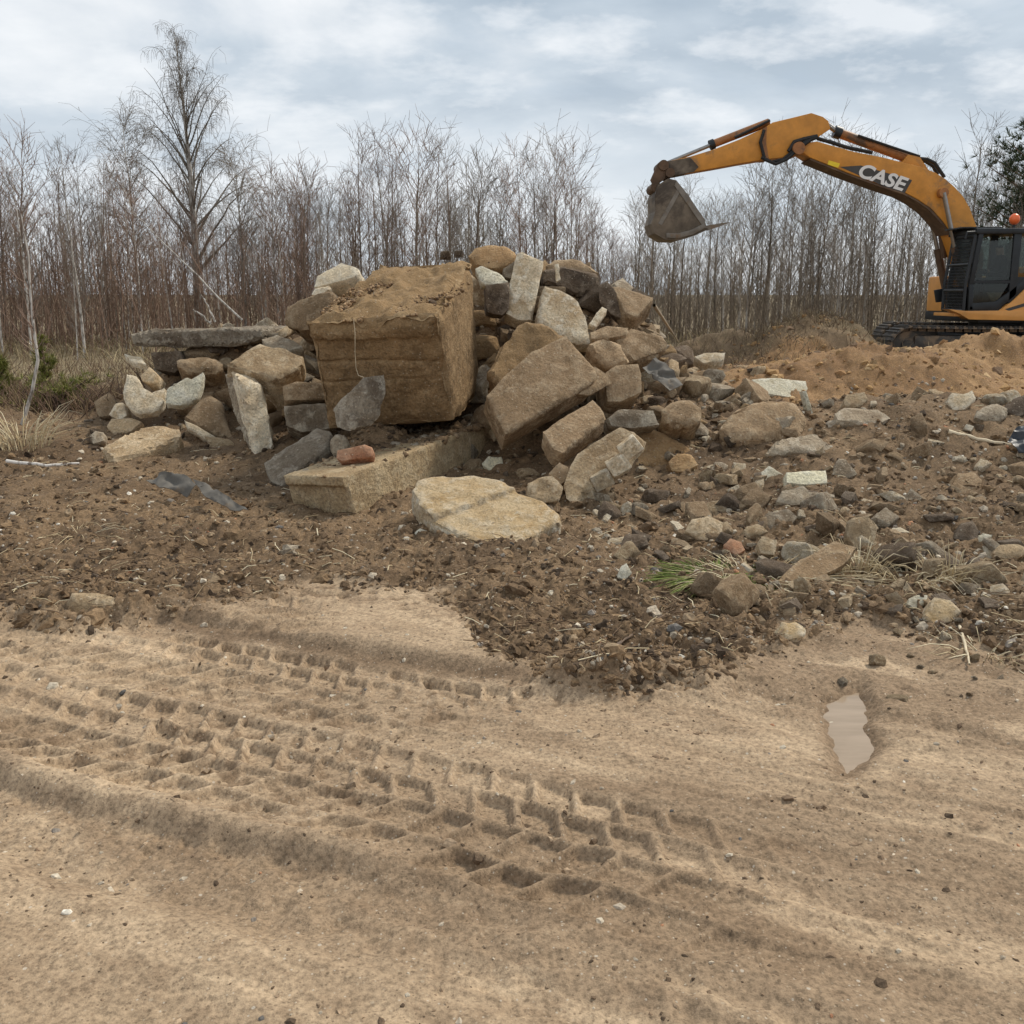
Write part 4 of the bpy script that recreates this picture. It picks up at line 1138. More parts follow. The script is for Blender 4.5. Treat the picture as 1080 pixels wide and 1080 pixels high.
def strew(name, x, y, size, cols, tmpl, F0, label, cat, mat, tilt=0.7, sink=0.25, smooth=False, zz=None):
    n = len(x)
    z = (ground_z(x, y) if zz is None else zz)
    Rm = rot_mats(n, tilt)
    k = rng.integers(0, len(tmpl), n)
    T = np.stack(tmpl)[k]                                  # n, m, 3
    V = np.einsum('nij,nmj->nmi', Rm, T) * size[:, None, None]
    V[:, :, 0] += x[:, None]
    V[:, :, 1] += y[:, None]
    V[:, :, 2] += (z - size * sink)[:, None]
    m = T.shape[1]
    F = (F0[None] + (np.arange(n) * m)[:, None, None]).reshape(-1, F0.shape[1])
    col = np.repeat(cols, m, axis=0)
    me = np_mesh(name, V.reshape(-1, 3), F, col, smooth)
    o = link(name, me, mat)
    return tag(o, label, cat, None, 'stuff')
def sample_churn(n, u0, u1, v0, v1, z=0.1, need=0.5):
    xs, ys = [], []
    while sum(len(a) for a in xs) < n:
        u = rng.uniform(u0, u1, n)
        v = rng.uniform(v0, v1, n)
        a, b = (u - 540) / FPX, -(v - CEN) / FPX
        dy, dz = b * SH + CH, b * CH - SH
        t = (z - EYE) / dz
        x, y = a * t, dy * t
        k = churn_mask(x, y) > need
        xs.append(x[k]); ys.append(y[k])
    return np.concatenate(xs)[:n], np.concatenate(ys)[:n]
def palette(n, cols, p, var=0.25):
    c = np.array(cols)[rng.choice(len(cols), n, p=p)]
    return c * rng.uniform(1 - var, 1 + var, (n, 1))
SOIL = [(0.215, 0.142, 0.08), (0.14, 0.091, 0.052), (0.078, 0.053, 0.034), (0.29, 0.21, 0.132), (0.36, 0.30, 0.225)]
t1, f1 = clod_templates(1, 14, 3.0, 1.0)
t2, f2 = clod_templates(2, 12, 9.0, 0.95, 2.6)
tp, fp = clod_templates(1, 8, 19.0, 0.35)
# fine crumbs all over the churned soil
n = 16500
x, y = sample_churn(n, -120, 1200, 440, 780, 0.08, 0.12)
sz = np.exp(rng.normal(math.log(0.0125), 0.45, n)) * (0.6 + 0.08 * y)
strew('loose_soil', x, y, np.clip(sz, 0.006, 0.05), palette(n, SOIL, [0.46, 0.30, 0.14, 0.08, 0.02]), t1, f1, 'loose crumbs of brown soil over the churned ground', 'soil', M['clod'])
# bigger clods, thickest along the front edge and round the pit
n = 1700
x, y = sample_churn(n, -120, 1200, 470, 745, 0.08)
sz = np.exp(rng.normal(math.log(0.030), 0.40, n)) * (0.7 + 0.05 * y)
strew('soil_clods', x, y, np.clip(sz, 0.012, 0.07), palette(n, SOIL, [0.42, 0.32, 0.16, 0.08, 0.02]), t2, f2, 'big dark clods of churned soil in front of the heap', 'soil', M['clod'], 0.7, 0.4, False)
# the thick lumps turned up round the pit
n = 430
uu, vv_ = rng.normal(655, 75, n), rng.normal(695, 20, n)
pp = [G(a, b, 0.05) for a, b in zip(uu, vv_)]
x, y = np.array([p.x for p in pp]), np.array([p.y for p in pp])
k = churn_mask(x, y) > 0.4
x, y = x[k], y[k]; n = len(x)
sz = np.clip(np.exp(rng.normal(math.log(0.026), 0.42, n)), 0.012, 0.05)
strew('pit_clods', x, y, sz, palette(n, SOIL, [0.42, 0.36, 0.2, 0.02, 0.0]), t2, f2, 'thick dark clods piled round the small pit in front of the heap', 'soil', M['clod'], 0.9, 0.35, False)
# soil lying on the heap between the pieces
n = 5200
x = rng.normal(-0.3, 1.8, n); y = rng.uniform(7.2, 11.5, n)
k = (macro(x, y) > 0.25)
x, y = x[k], y[k]
n = len(x)
sz = np.exp(rng.normal(math.log(0.030), 0.45, n))
strew('heap_soil', x, y, np.clip(sz, 0.01, 0.10), palette(n, SOIL, [0.40, 0.26, 0.14, 0.14, 0.06]), t1, f1, 'brown soil and crumbs lying between the concrete pieces', 'soil', M['clod'])
# earth that fell on the beam and on top of the huge block
def on_patch(o3, e1, e2, n, keep):
    a, b = rng.uniform(0, 1, n), rng.uniform(0, 1, n)
    k = keep(a, b)
    a, b = a[k], b[k]
    p = np.array(o3)[None] + a[:, None] * np.array(e1)[None] + b[:, None] * np.array(e2)[None]
    return p
pb = on_patch(A0, A1 - A0, dv, 1500, lambda a, b: rng.uniform(0, 1, len(a)) < np.clip(0.10 + b * 1.2 - a * 0.5, 0.04, 1))
sz = np.clip(np.exp(rng.normal(math.log(0.018), 0.5, len(pb))) * (0.8 + 0.5 * (pb[:, 1] - 6.7)), 0.006, 0.07)
strew('beam_soil', pb[:, 0], pb[:, 1], sz, palette(len(pb), SOIL, [0.44, 0.22, 0.10, 0.18, 0.06]), t1, f1, 'brown soil heaped along the top of the beam', 'soil', M['clod'], 0.7, 0.2, True, pb[:, 2])
pt = on_patch(FTL, FTR - FTL, BTL - FTL, 1500, lambda a, b: (fbm2(a * 4, b * 4, 3, 9) > 0.48) & (b < 0.88))
sz = np.clip(np.exp(rng.normal(math.log(0.013), 0.45, len(pt))), 0.005, 0.04)
strew('block_soil', pt[:, 0], pt[:, 1], sz, palette(len(pt), [(0.32, 0.205, 0.11), (0.22, 0.14, 0.08), (0.40, 0.27, 0.155), (0.12, 0.08, 0.05), (0.4, 0.33, 0.24)], [0.4, 0.25, 0.2, 0.12, 0.03]), t1, f1, 'crumbs of earth on the top of the huge block', 'soil', M['clod'], 0.7, 0.9, True, pt[:, 2])
# sand mounds: coarse lumps
n = 5200
x, y = rng.uniform(1.5, 13, n), rng.uniform(11.2, 20, n)
sz = np.clip(np.exp(rng.normal(math.log(0.030), 0.6, n)), 0.01, 0.2)
strew('sand_lumps', x, y, sz, palette(n, [(0.36, 0.22, 0.10), (0.26, 0.15, 0.07), (0.44, 0.30, 0.16), (0.20, 0.13, 0.08)], [0.4, 0.25, 0.2, 0.15]), t1, f1, 'lumps of orange sandy earth on the mounds', 'soil', M['clod'])
# pale gravel and brick crumbs, mostly on the right bank
n = 3600
xa, ya = sample_churn(2400, 620, 1120, 430, 720, 0.15)
xb, yb = sample_churn(900, -60, 640, 470, 720, 0.08)
xc = rng.uniform(-3.2, 3.4, 300); yc = rng.uniform(1.9, 4.6, 300)
x = np.concatenate([xa, xb, xc]); y = np.concatenate([ya, yb, yc]); n = len(x)
sz = np.clip(np.exp(rng.normal(math.log(0.0125), 0.5, n)) * (0.55 + 0.09 * y), 0.004, 0.05)
strew('gravel', x, y, sz, palette(n, [(0.50, 0.43, 0.33), (0.38, 0.32, 0.245), (0.27, 0.23, 0.19), (0.62, 0.57, 0.48), (0.36, 0.18, 0.10), (0.12, 0.11, 0.10)], [0.28, 0.28, 0.2, 0.08, 0.06, 0.10]), tp, fp, 'pale gravel and brick crumbs strewn through the soil', 'gravel', M['clod'])
# crumbs and dry bits on the driven earth
n = 9000
x, y = rng.uniform(-3.2, 3.4, n), rng.uniform(1.7, 5.2, n)
k = (churn_mask(x, y) < 0.5) & (rng.uniform(0, 1, n) < np.clip(fbm2(x * 1.8, y * 1.8, 3, 7) * 2.4 - 0.75, 0.03, 1))
x, y = x[k], y[k]; n = len(x)
sz = np.clip(np.exp(rng.normal(math.log(0.0048), 0.55, n)), 0.002, 0.022)
strew('lane_crumbs', x, y, sz, palette(n, [(0.34, 0.245, 0.16), (0.22, 0.15, 0.095), (0.11, 0.075, 0.048), (0.48, 0.40, 0.30)], [0.35, 0.3, 0.25, 0.1]), t1, f1, 'crumbs of dry earth scattered on the driven ground', 'soil', M['clod'])

# ---- thin tubes: roots, straw, twigs, trees
class Tubes:
    def __init__(s):
        s.V, s.F, s.C, s.n = [], [], [], 0
    def add(s, pts, rad, sides=3, col=None):
        pts = [Vector(p) for p in pts]
        k = len(pts)
        ring = []
        for i, p in enumerate(pts):
            d = (pts[min(i + 1, k - 1)] - pts[max(i - 1, 0)])
            if d.length < 1e-9:
                d = Vector((0, 0, 1))
            d.normalize()
            a = d.cross(Vector((0.31, 0.9, 0.17)) if abs(d.y) < 0.9 else Vector((1, 0, 0))).normalized()
            b = d.cross(a)
            r = rad[i] if not isinstance(rad, (int, float)) else rad
            for j in range(sides):
                t = 2 * math.pi * j / sides
                q = p + (a * math.cos(t) + b * math.sin(t)) * r
                s.V.append((q.x, q.y, q.z))
                if col is not None:
                    s.C.append(col)
        for i in range(k - 1):
            for j in range(sides):
                j2 = (j + 1) % sides
                o = s.n + i * sides
                s.F.append((o + j, o + j2, o + sides + j2, o + sides + j))
        s.n += k * sides
    def mesh(s, name, smooth=True):
        return np_mesh(name, np.array(s.V), np.array(s.F), np.array(s.C) if s.C else None, smooth)
STRAW = [(0.56, 0.46, 0.29), (0.46, 0.36, 0.22), (0.68, 0.59, 0.41), (0.30, 0.22, 0.13)]
T = Tubes()
r = random.Random(5)
xs, ys = sample_churn(2400, -60, 1130, 480, 730, 0.08)
zs = ground_z(xs, ys)
for i in range(2400):
    L = r.uniform(0.03, 0.14) * (1.6 if r.random() < 0.15 else 1)
    a = r.uniform(0, 6.28)
    p = Vector((xs[i], ys[i], zs[i] + 0.012))
    d = Vector((math.cos(a), math.sin(a), r.uniform(-0.1, 0.35))) * L
    bnd = Vector((r.uniform(-.3, .3), r.uniform(-.3, .3), r.uniform(0, .3))) * L
    c = r.choice(STRAW + [(0.14, 0.09, 0.055), (0.10, 0.065, 0.04), (0.19, 0.13, 0.08)] * 3)
    T.add([p - d * 0.5, p + bnd * 0.5, p + d * 0.5], r.uniform(0.0015, 0.0035), 3, c)
tag(link('straw_litter', T.mesh('straw_litter'), M['straw']), 'bits of straw and root scattered over the churned soil', 'litter', None, 'stuff')
# fallen straw in the driven lane and long dead stalks on the right bank are part of single tufts below
def tuft(name, label, cat, base_uv, n, h, spread, cols, mat, seed, width=0.003, lean=(0, 0), kind='thing', droop=0.5):
    r = random.Random(seed)
    b = hit(*base_uv)
    T = Tubes()
    for i in range(n):
        a = r.uniform(0, 6.28)
        rr = spread * math.sqrt(r.random()) * 0.5
        p0 = Vector((math.cos(a) * rr, math.sin(a) * rr * 0.7, -0.03))
        hh = h * r.uniform(0.35, 1.0)
        out = Vector((math.cos(a), math.sin(a), 0)) * spread * r.uniform(0.2, 0.9) + Vector((lean[0], lean[1], 0)) * hh
        pts = []
        for k in range(5):
            t = k / 4
            pts.append(p0 + out * t ** 1.6 + Vector((0, 0, hh * (t - droop * r.uniform(0.3, 1.0) * t ** 3))))
        w = width * r.uniform(0.6, 1.2)
        T.add(pts, [w, w, w * 0.8, w * 0.6, w * 0.2], 3, r.choice(cols))
    o = link(name, T.mesh(name), mat, None, b)
    return tag(o, label, cat, None, kind)
tuft('dry_grass', 'tall dry straw coloured grass tuft standing in front of the pinkish slab', 'grass tuft', (905, 610), 80, 0.40, 0.28, STRAW[:3], M['straw'], 1, 0.0048)
tuft('dry_grass', 'low dry grass tuft with arching stalks right of the tall straw tuft', 'grass tuft', (962, 612), 60, 0.24, 0.34, STRAW[:3], M['straw'], 2, 0.0045, droop=0.9)
tuft('dry_grass', 'pale dry grass tuft with stiff stalks near the smooth tan stone', 'grass tuft', (1003, 615), 60, 0.30, 0.30, STRAW[:3], M['straw'], 3, 0.0048)
tuft('dry_grass', 'flattened dry grass lying left of the half buried board', 'grass tuft', (805, 606), 110, 0.13, 0.5, STRAW[:3], M['straw'], 4, 0.0045, lean=(0.9, 0), droop=0.8)
tuft('dry_grass', 'thin dry stalks at the lower right corner of the bank', 'grass tuft', (1040, 690), 40, 0.18, 0.34, STRAW[:3], M['straw'], 6, 0.004, droop=0.9)
tuft('dry_grass', 'dry tangled grass lying in the soil at the left', 'grass tuft', (85, 560), 46, 0.12, 0.40, STRAW, M['straw'], 7, lean=(0.6, -0.3), droop=0.9)
tuft('dry_grass', 'dry yellowish grass at the foot of the bent white sapling', 'grass tuft', (24, 470), 90, 0.55, 0.5, STRAW[:3], M['straw'], 8, 0.005)
GRN = [(0.105, 0.155, 0.022), (0.15, 0.20, 0.035), (0.075, 0.105, 0.02), (0.20, 0.22, 0.06)]
tuft('green_turf', 'bright green sod of grass lying tipped on the right bank', 'turf', (754, 604), 900, 0.05, 0.36, GRN + [(0.30, 0.25, 0.12), (0.2, 0.15, 0.08)], M['green'], 9, 0.0045, lean=(0.2, 0.1), droop=1.1)
tuft('root_mat', 'dark hanging roots beneath the bright green sod', 'roots', (745, 625), 160, 0.09, 0.44, [(0.07, 0.05, 0.035), (0.12, 0.08, 0.05), (0.2, 0.14, 0.09)], M['straw'], 10, 0.003, lean=(-0.3, -0.6), droop=1.2)
def stick(name, label, uvs, rad, mat, cat='stick', lift=0.02, sides=6, seed=1):
    r = random.Random(seed)
    pts = [hit(u, v) + Vector((0, 0, lift)) for u, v in uvs]
    b = pts[0].copy()
    out = []
    for i in range(len(pts) - 1):
        for k in range(4):
            out.append(pts[i].lerp(pts[i + 1], k / 4) - b + Vector((r.uniform(-.3, .3), 0, r.uniform(-.3, .3))) * rad)
    out.append(pts[-1] - b)
    T = Tubes()
    T.add(out, [rad * (1 - 0.5 * i / len(out)) for i in range(len(out))], sides)
    return tag(link(name, T.mesh(name), M[mat], None, b), label, cat, None, 'thing')
stick('birch_stick', 'pale birch stick lying on the soil at the far left', [(8, 489), (50, 493), (84, 491)], 0.018, 'birch')
stick('dry_stick', 'long pale dry stick lying on the right bank below the dark rock', [(1000, 458), (1030, 465), (1066, 472)], 0.022, 'palewood')
stick('dead_branch', 'thin dead branch crossing the soil in the middle foreground', [(632, 700), (660, 680), (700, 655)], 0.010, 'pinebark', lift=0.03)
stick('dry_stick', 'forked dry stalk lying at the lower right of the bank', [(1012, 665), (1019, 690), (1022, 705)], 0.008, 'palewood')
stick('rusty_bar', 'thin pole leaning down the right shoulder of the heap', [(716, 362), (712, 356)], 0.02, 'timber')
bpy.data.objects['rusty_bar'].data = (lambda: (lambda T: (T.add([(0, 0, 0), tuple(P(690, 322, 9.45) - bpy.data.objects['rusty_bar'].location)], 0.018, 6), T.mesh('rusty_bar'))[1])(Tubes()))()
bpy.data.objects['rusty_bar'].data.materials.append(M['timber'])
# thin cord hanging over the front of the huge block
T = Tubes()
b0 = P(373, 337, 7.70)
T.add([P(373, 337, 7.70) - b0, P(374.5, 352, 7.71) - b0, P(374.5, 372, 7.78) - b0, P(375.5, 388, 7.82) - b0, P(378, 396, 7.80) - b0, P(384, 398, 7.74) - b0], 0.003, 5)
tag(link('thin_cord', T.mesh('thin_cord'), M['palewood'], None, b0), 'thin pale cord hanging down the front of the huge block', 'cord', None, 'thing')
# crumpled sheets
def crumple(name, label, uvs, y0, n, mat, amp, seed, cat='sheet', seat=0):
    n = Vector(n).normalized()
    cu, cv = sum(p[0] for p in uvs) / len(uvs), sum(p[1] for p in uvs) / len(uvs)
    p0 = P(cu, cv, y0)
    if seat:
        ub, vb = max(uvs, key=lambda p: p[1])
        p0 = hit(ub, vb)
    pts = [onplane(u, v, p0, n) + n * 0.03 for u, v in uvs]
    bm = bmesh.new()
    f = bm.faces.new([bm.verts.new(p) for p in pts])
    bmesh.ops.triangulate(bm, faces=bm.faces)
    for _ in range(6):
        es = [e for e in bm.edges if e.calc_length() > 0.035]
        if not es:
            break
        bmesh.ops.subdivide_edges(bm, edges=es, cuts=1)
        bmesh.ops.triangulate(bm, faces=[f for f in bm.faces if len(f.verts) > 3])
    V = np.array([v.co[:] for v in bm.verts])
    rd = 1 - np.abs(fbm3(V * 9 + seed, 3, seed) - 0.5) * 4
    V = V + np.array(n)[None] * (amp * rd)[:, None] + (fbm3(V * 9 + seed, 2, 4)[:, None] - 0.5) * amp * 0.6
    c = V.mean(0)
    for v, q in zip(bm.verts, V - c):
        v.co = q
    bmesh.ops.solidify(bm, geom=bm.faces, thickness=0.006)
    me = bm_mesh(name, bm, True, 60)
    return tag(link(name, me, M[mat], None, c), label, cat, None, 'thing')
crumple('grey_sheet', 'crumpled dark grey sheet on the right slope of the heap', [(676, 392), (690, 382), (706, 392), (718, 412), (704, 418), (688, 404)], 8.55, (0.1, -0.7, 0.7), 'sheet', 0.05, 3)
crumple('grey_sheet', 'crumpled grey sheet lying on the soil in front of the low tan slab', [(155, 512), (170, 505), (196, 508), (210, 518), (200, 527), (172, 522)], 8.2, (0, -0.6, 0.8), 'sheet', 0.05, 5, seat=1)
crumple('pale_sheet', 'torn pale strip of sheet beside the crumpled grey sheet in the left soil', [(205, 512), (222, 517), (256, 538), (262, 545), (244, 543), (218, 530)], 7.9, (0, -0.6, 0.8), 'sheet', 0.035, 7, seat=1)
crumple('dark_sheet', 'dark plastic sheet at the right edge of the bank', [(1060, 472), (1070, 455), (1094, 450), (1098, 478), (1072, 484)], 8.0, (-0.1, -0.6, 0.8), 'darksheet', 0.05, 9, seat=1)
# ------------------------------------------------------------------ trees
def bare_tree(seed, H, r0, nb, blen, rise, droop=0.0, twigs=5, first=0.2, wob=0.03, tlen=0.35, sub=0):
    """a leafless tree: trunk polyline and branch tubes (meshes), base at the origin"""
    r = random.Random(seed)
    TT, TB = Tubes(), Tubes()
    pts, rad = [], []
    ph, am = r.uniform(0, 6.28), wob * H
    K = 14
    for i in range(K + 1):
        t = i / K
        pts.append(Vector((am * math.sin(ph + t * 3.0) * t + r.uniform(-1, 1) * wob * 0.25 * H * t, am * math.cos(ph * 1.7 + t * 2.6) * t, H * t)))
        rad.append(max(0.006, r0 * (1 - t) ** 0.85 * (1.25 if i == 0 else 1)))
    pts[0].z = -0.3
    TT.add(pts, rad, 6)
    def at(t):
        f = min(t * K, K - 1e-4)
        i = int(f)
        return pts[i].lerp(pts[i + 1], f - i), rad[i] * (1 - f + i) + rad[i + 1] * (f - i)
    for b in range(nb):
        t = first + (0.97 - first) * ((b + r.random()) / nb)
        p, rr = at(t)
        a = r.uniform(0, 6.28)
        L = blen * (0.35 + 0.65 * math.sin(math.pi * min(1, (1 - t) / (1 - first) * 0.85 + 0.12)) ) * r.uniform(0.6, 1.2)
        el = rise + r.uniform(-0.2, 0.2)
        d = Vector((math.cos(a) * math.cos(el), math.sin(a) * math.cos(el), math.sin(el)))
        bp, br = [p], [min(rr * 0.6, 0.006 + 0.010 * L)]
        q = p.copy()
        S = 5
        for k in range(S):
            tt = (k + 1) / S
            d2 = (d + Vector((r.uniform(-.14, .14), r.uniform(-.14, .14), 0.35 * tt - droop * tt * tt * 1.5))).normalized()
            q = q + d2 * (L / S)
            bp.append(q.copy())
            br.append(max(0.0045, br[0] * (1 - tt * 0.85)))
        TB.add(bp, br, 3)
        for w in range(twigs):
            tt = r.uniform(0.2, 1.0)
            f = tt * S
            i = min(int(f), S - 1)
            s = bp[i].lerp(bp[i + 1], f - i)
            dd = (bp[i + 1] - bp[i]).normalized()
            ta = Vector((r.uniform(-1, 1), r.uniform(-1, 1), r.uniform(-0.35, 0.7) - droop * 1.2)).normalized()
            l = tlen * r.uniform(0.5, 1.3) * (0.5 + 0.5 * L / blen)
            dr = (dd * 0.9 + ta * 0.8).normalized()
            e1 = s + dr * l * 0.5
            e2 = e1 + (dr + Vector((0, 0, 0.25 - droop * 2.0))).normalized() * l * 0.5
            TB.add([s, e1, e2], [0.0055, 0.0045, 0.003], 3)
            for z in range(sub):
                m = s.lerp(e2, r.uniform(0.2, 1.0))
                g = (dr + Vector((r.uniform(-1, 1), r.uniform(-1, 1), r.uniform(-0.6, 0.5) - droop * 2.0))).normalized()
                TB.add([m, m + g * l * 0.4, m + (g + Vector((0, 0, -droop * 1.5))).normalized() * l * 0.75], [0.0045, 0.004, 0.003], 3)
    return TT, TB
def with_mat(me, mat):
    me.materials.clear()
    me.materials.append(mat)
    return me
KIND = []
for i in range(9):
    H = [6.2, 5.6, 6.8, 5.0, 6.0, 7.2, 5.4, 6.5, 4.6][i]
    tt, tb = bare_tree(300 + i, H, 0.030 + 0.012 * (i % 3), 34, 1.15, 0.95, 0.0, 5, 0.16, 0.022, 0.55, 1)
    KIND.append((H, tt.mesh('trunk'), tb.mesh('crown')))
mesh_cache = {}
def kind_mesh(k, which, mat):
    key = (k, which, mat)
    if key not in mesh_cache:
        m = KIND[k][which].copy()
        mesh_cache[key] = with_mat(m, M[mat])
    return mesh_cache[key]
def plant(name, x, y, k, h, rz, bark_m, twig_m, label, group, lean=(0, 0), cat='tree', zoff=0.0):
    e = empty(name, (x, y, float(macro(np.array([x]), np.array([y]))[0]) + zoff))
    s = h / KIND[k][0]
    e.scale = (s, s, s)
    e.rotation_euler = (lean[0], lean[1], rz)
    tag(e, label, cat, group, 'thing')
    link('trunk', kind_mesh(k, 1, bark_m), None, e)
    link('crown', kind_mesh(k, 2, twig_m), None, e)
    return e
def top_row(u):
    # how high the tree tops stand across the photograph (row of the tops)
    return float(np.interp(u, [-200, 0, 60, 150, 200, 290, 350, 480, 600, 640, 690, 740, 800, 900, 980, 1040, 1100, 1300],
                              [175, 170, 165, 172, 200, 200, 172, 158, 172, 215, 222, 200, 172, 168, 172, 165, 150, 150]))
def thicket(u0, u1, n, y0, y1, barks, twigs, name, label, group, seed, low=(0.42, 1.06)):
    r = random.Random(seed)
    for i in range(n):
        u = u0 + (u1 - u0) * (i + r.random()) / n
        y = r.uniform(y0, y1)
        x = (u - 540) / FPX * y
        vt = top_row(u)
        H = EYE + (HOR - vt) / FPX * y
        plant(name, x, y, r.randrange(len(KIND)), H * (low[0] + (low[1] - low[0]) * r.betavariate(1.7, 1.5)), r.uniform(0, 6.28), r.choice(barks), r.choice(twigs), label, group,
              (r.gauss(0, 0.03), r.gauss(0, 0.03)))
thicket(-110, 330, 85, 26.5, 36, ['redbark', 'birch', 'greybark', 'birch'], ['redtwig', 'redtwig', 'twig'], 'bare_sapling', 'slender leafless sapling in the reddish thicket left of the heap', 'saplings of the left thicket', 1)
thicket(300, 690, 85, 27, 36, ['greybark', 'redbark', 'greybark'], ['twig', 'redtwig'], 'bare_sapling', 'slender dark leafless sapling in the thicket right behind the heap', 'saplings behind the heap', 2)
thicket(680, 1130, 95, 27.5, 37, ['greybark', 'birch', 'birch', 'greybark'], ['twig'], 'bare_sapling', 'slender leafless tree in the wood behind the excavator arm', 'saplings behind the excavator arm', 3)
# trees that stand out
def special(u, vb, vt, y, k, label, bark_m='birch', twig_m='twig', lean=(0, 0), name='birch_tree'):
    x = (u - 540) / FPX * y
    H = P(u, vt, y).z - P(u, vb, y).z
    zb = P(u, vb, y).z
    e = plant(name, x, y, k, H, 1.3 * k, bark_m, twig_m, label, None, lean)
    e.location.z = min(e.location.z, zb + 0.1)
    return e
special(92, 370, 150, 24.5, 2, 'white stemmed birch in front of the left thicket, nearest the tall birch', lean=(0, 0.02))
special(84, 372, 215, 23.5, 0, 'thin pinkish white birch close beside the white stemmed birch on the left', lean=(0, 0.05))
special(36, 366, 170, 25.5, 5, 'slender pale birch near the left edge of the thicket')
special(6, 368, 185, 25.0, 7, 'pale birch cut by the left edge of the picture')
special(862, 300, 185, 26.5, 2, 'white stemmed birch under the middle of the excavator boom', lean=(0, -0.06))
special(884, 318, 190, 26.8, 7, 'slanting white birch just right of the birch under the boom', lean=(0, 0.10))
special(925, 320, 200, 27.0, 0, 'white birch in front of the dark wood left of the cab', lean=(0, 0.12))
special(820, 325, 195, 27.0, 5, 'thin white birch between bucket and boom birch')
special(345, 300, 150, 26.5, 5, 'tall thin dark sapling rising above the left shoulder of the huge block', 'greybark', name='bare_sapling')
special(480, 300, 138, 26.5, 2, 'tallest dark sapling directly behind the top of the heap', 'greybark', name='bare_sapling')
special(600, 300, 165, 26.5, 5, 'tall dark sapling behind the dark block at the heap top', 'greybark', name='bare_sapling')
special(1014, 300, 140, 27.0, 7, 'pale leafless birch standing left of the green pine', lean=(0, 0.05))

# the tall weeping birch
def tall_birch():
    y = 36.0
    u, vt = 214.0, 40.0
    x = (u - 540) / FPX * y
    H = P(u, vt, y).z
    r = random.Random(77)
    TT, TB = Tubes(), Tubes()
    pts, rad = [], []
    for i in range(21):
        t = i / 20
        pts.append(Vector((0.18 * math.sin(t * 4) * t - 0.12 * t, 0.1 * math.cos(t * 5) * t, H * t)))
        rad.append(max(0.012, 0.17 * (1 - t) ** 0.9))
    pts[0].z = -0.4
    TT.add(pts, rad, 9)
    for b in range(66):
        t = 0.20 + 0.79 * ((b + r.random()) / 66)
        f = min(t * 20, 19.99)
        i = int(f)
        p = pts[i].lerp(pts[i + 1], f - i)
        a = r.uniform(0, 6.28)
        prof = np.interp(t, [0.2, 0.35, 0.55, 0.75, 0.9, 1.0], [3.2, 3.6, 3.1, 2.1, 1.1, 0.5])
        L = prof * r.uniform(0.6, 1.2) * 1.05
        el = np.interp(t, [0.2, 0.6, 1.0], [0.72, 0.98, 1.2]) + r.uniform(-0.12, 0.12)
        d = Vector((math.cos(a) * math.cos(el), math.sin(a) * math.cos(el), math.sin(el)))
        q, bp, br = p.copy(), [p], [min(rad[i] * 0.5, 0.012 + 0.012 * L)]
        S = 7
        for k in range(S):
            tt = (k + 1) / S
            d2 = (d + Vector((r.uniform(-.12, .12), r.uniform(-.12, .12), 0.18 - 0.62 * tt ** 2.6))).normalized()
            q = q + d2 * (L / S)
            bp.append(q.copy())
            br.append(max(0.006, br[0] * (1 - 0.85 * tt)))
        TB.add(bp, br, 4)
        for w in range(int(np.interp(t, [0.2, 0.6, 1.0], [15, 12, 5]))):
            f2 = r.uniform(0.18, 1.0) * S
            j = min(int(f2), S - 1)
            s = bp[j].lerp(bp[j + 1], f2 - j)
            dd = (bp[j + 1] - bp[j]).normalized()
            l = r.uniform(0.45, 1.1) * np.interp(t, [0.5, 1.0], [1.0, 0.55])
            o = Vector((r.uniform(-1, 1), r.uniform(-1, 1), r.uniform(-0.3, 0.5)))
            dr = (dd * 0.7 + o * 0.7).normalized()
            e = [s]
            for k in range(4):
                dr = (dr + Vector((0, 0, -0.33))).normalized()
                e.append(e[-1] + dr * l / 4)
            TB.add(e, [0.0065, 0.0055, 0.005, 0.004, 0.003], 3)
            for z in range(4):
                m = e[0].lerp(e[4], r.uniform(0.15, 0.95))
                g = Vector((r.uniform(-1, 1), r.uniform(-1, 1), r.uniform(-1.2, 0.1))).normalized()
                TB.add([m, m + g * l * 0.28, m + (g + Vector((0, 0, -1.0))).normalized() * l * 0.6], [0.0045, 0.004, 0.003], 3)
    e = empty('birch_tree', (x, y, 0.0))
    tag(e, 'tall weeping birch towering over the left thicket', 'tree', None, 'thing')
    link('trunk', TT.mesh('trunk'), M['birch'], e)
    link('crown', TB.mesh('crown'), M['twig'], e)
tall_birch()
def second_birch():
    # the smaller bushy birch in front of the tall one
    tt, tb = bare_tree(410, 7.2, 0.07, 60, 1.5, 0.9, 0.18, 9, 0.14, 0.015, 0.7, 2)
    y = 33.0
    e = empty('birch_tree', ((152 - 540) / FPX * y, y, 0.0))
    tag(e, 'bushy smaller birch standing left of the tall weeping birch', 'tree', None, 'thing')
    link('trunk', tt.mesh('trunk'), M['birch'], e)
    link('crown', tb.mesh('crown'), M['twig'], e)
    tt, tb = bare_tree(411, 6.0, 0.07, 60, 1.6, 0.9, 0.18, 9, 0.14, 0.015, 0.7, 2)
    y = 32.5
    e = empty('birch_tree', ((262 - 540) / FPX * y, y, 0.0))
    tag(e, 'bushy pale birch standing right of the tall weeping birch', 'tree', None, 'thing')
    link('trunk', tt.mesh('trunk'), M['birch'], e)
    link('crown', tb.mesh('crown'), M['twig'], e)
second_birch()
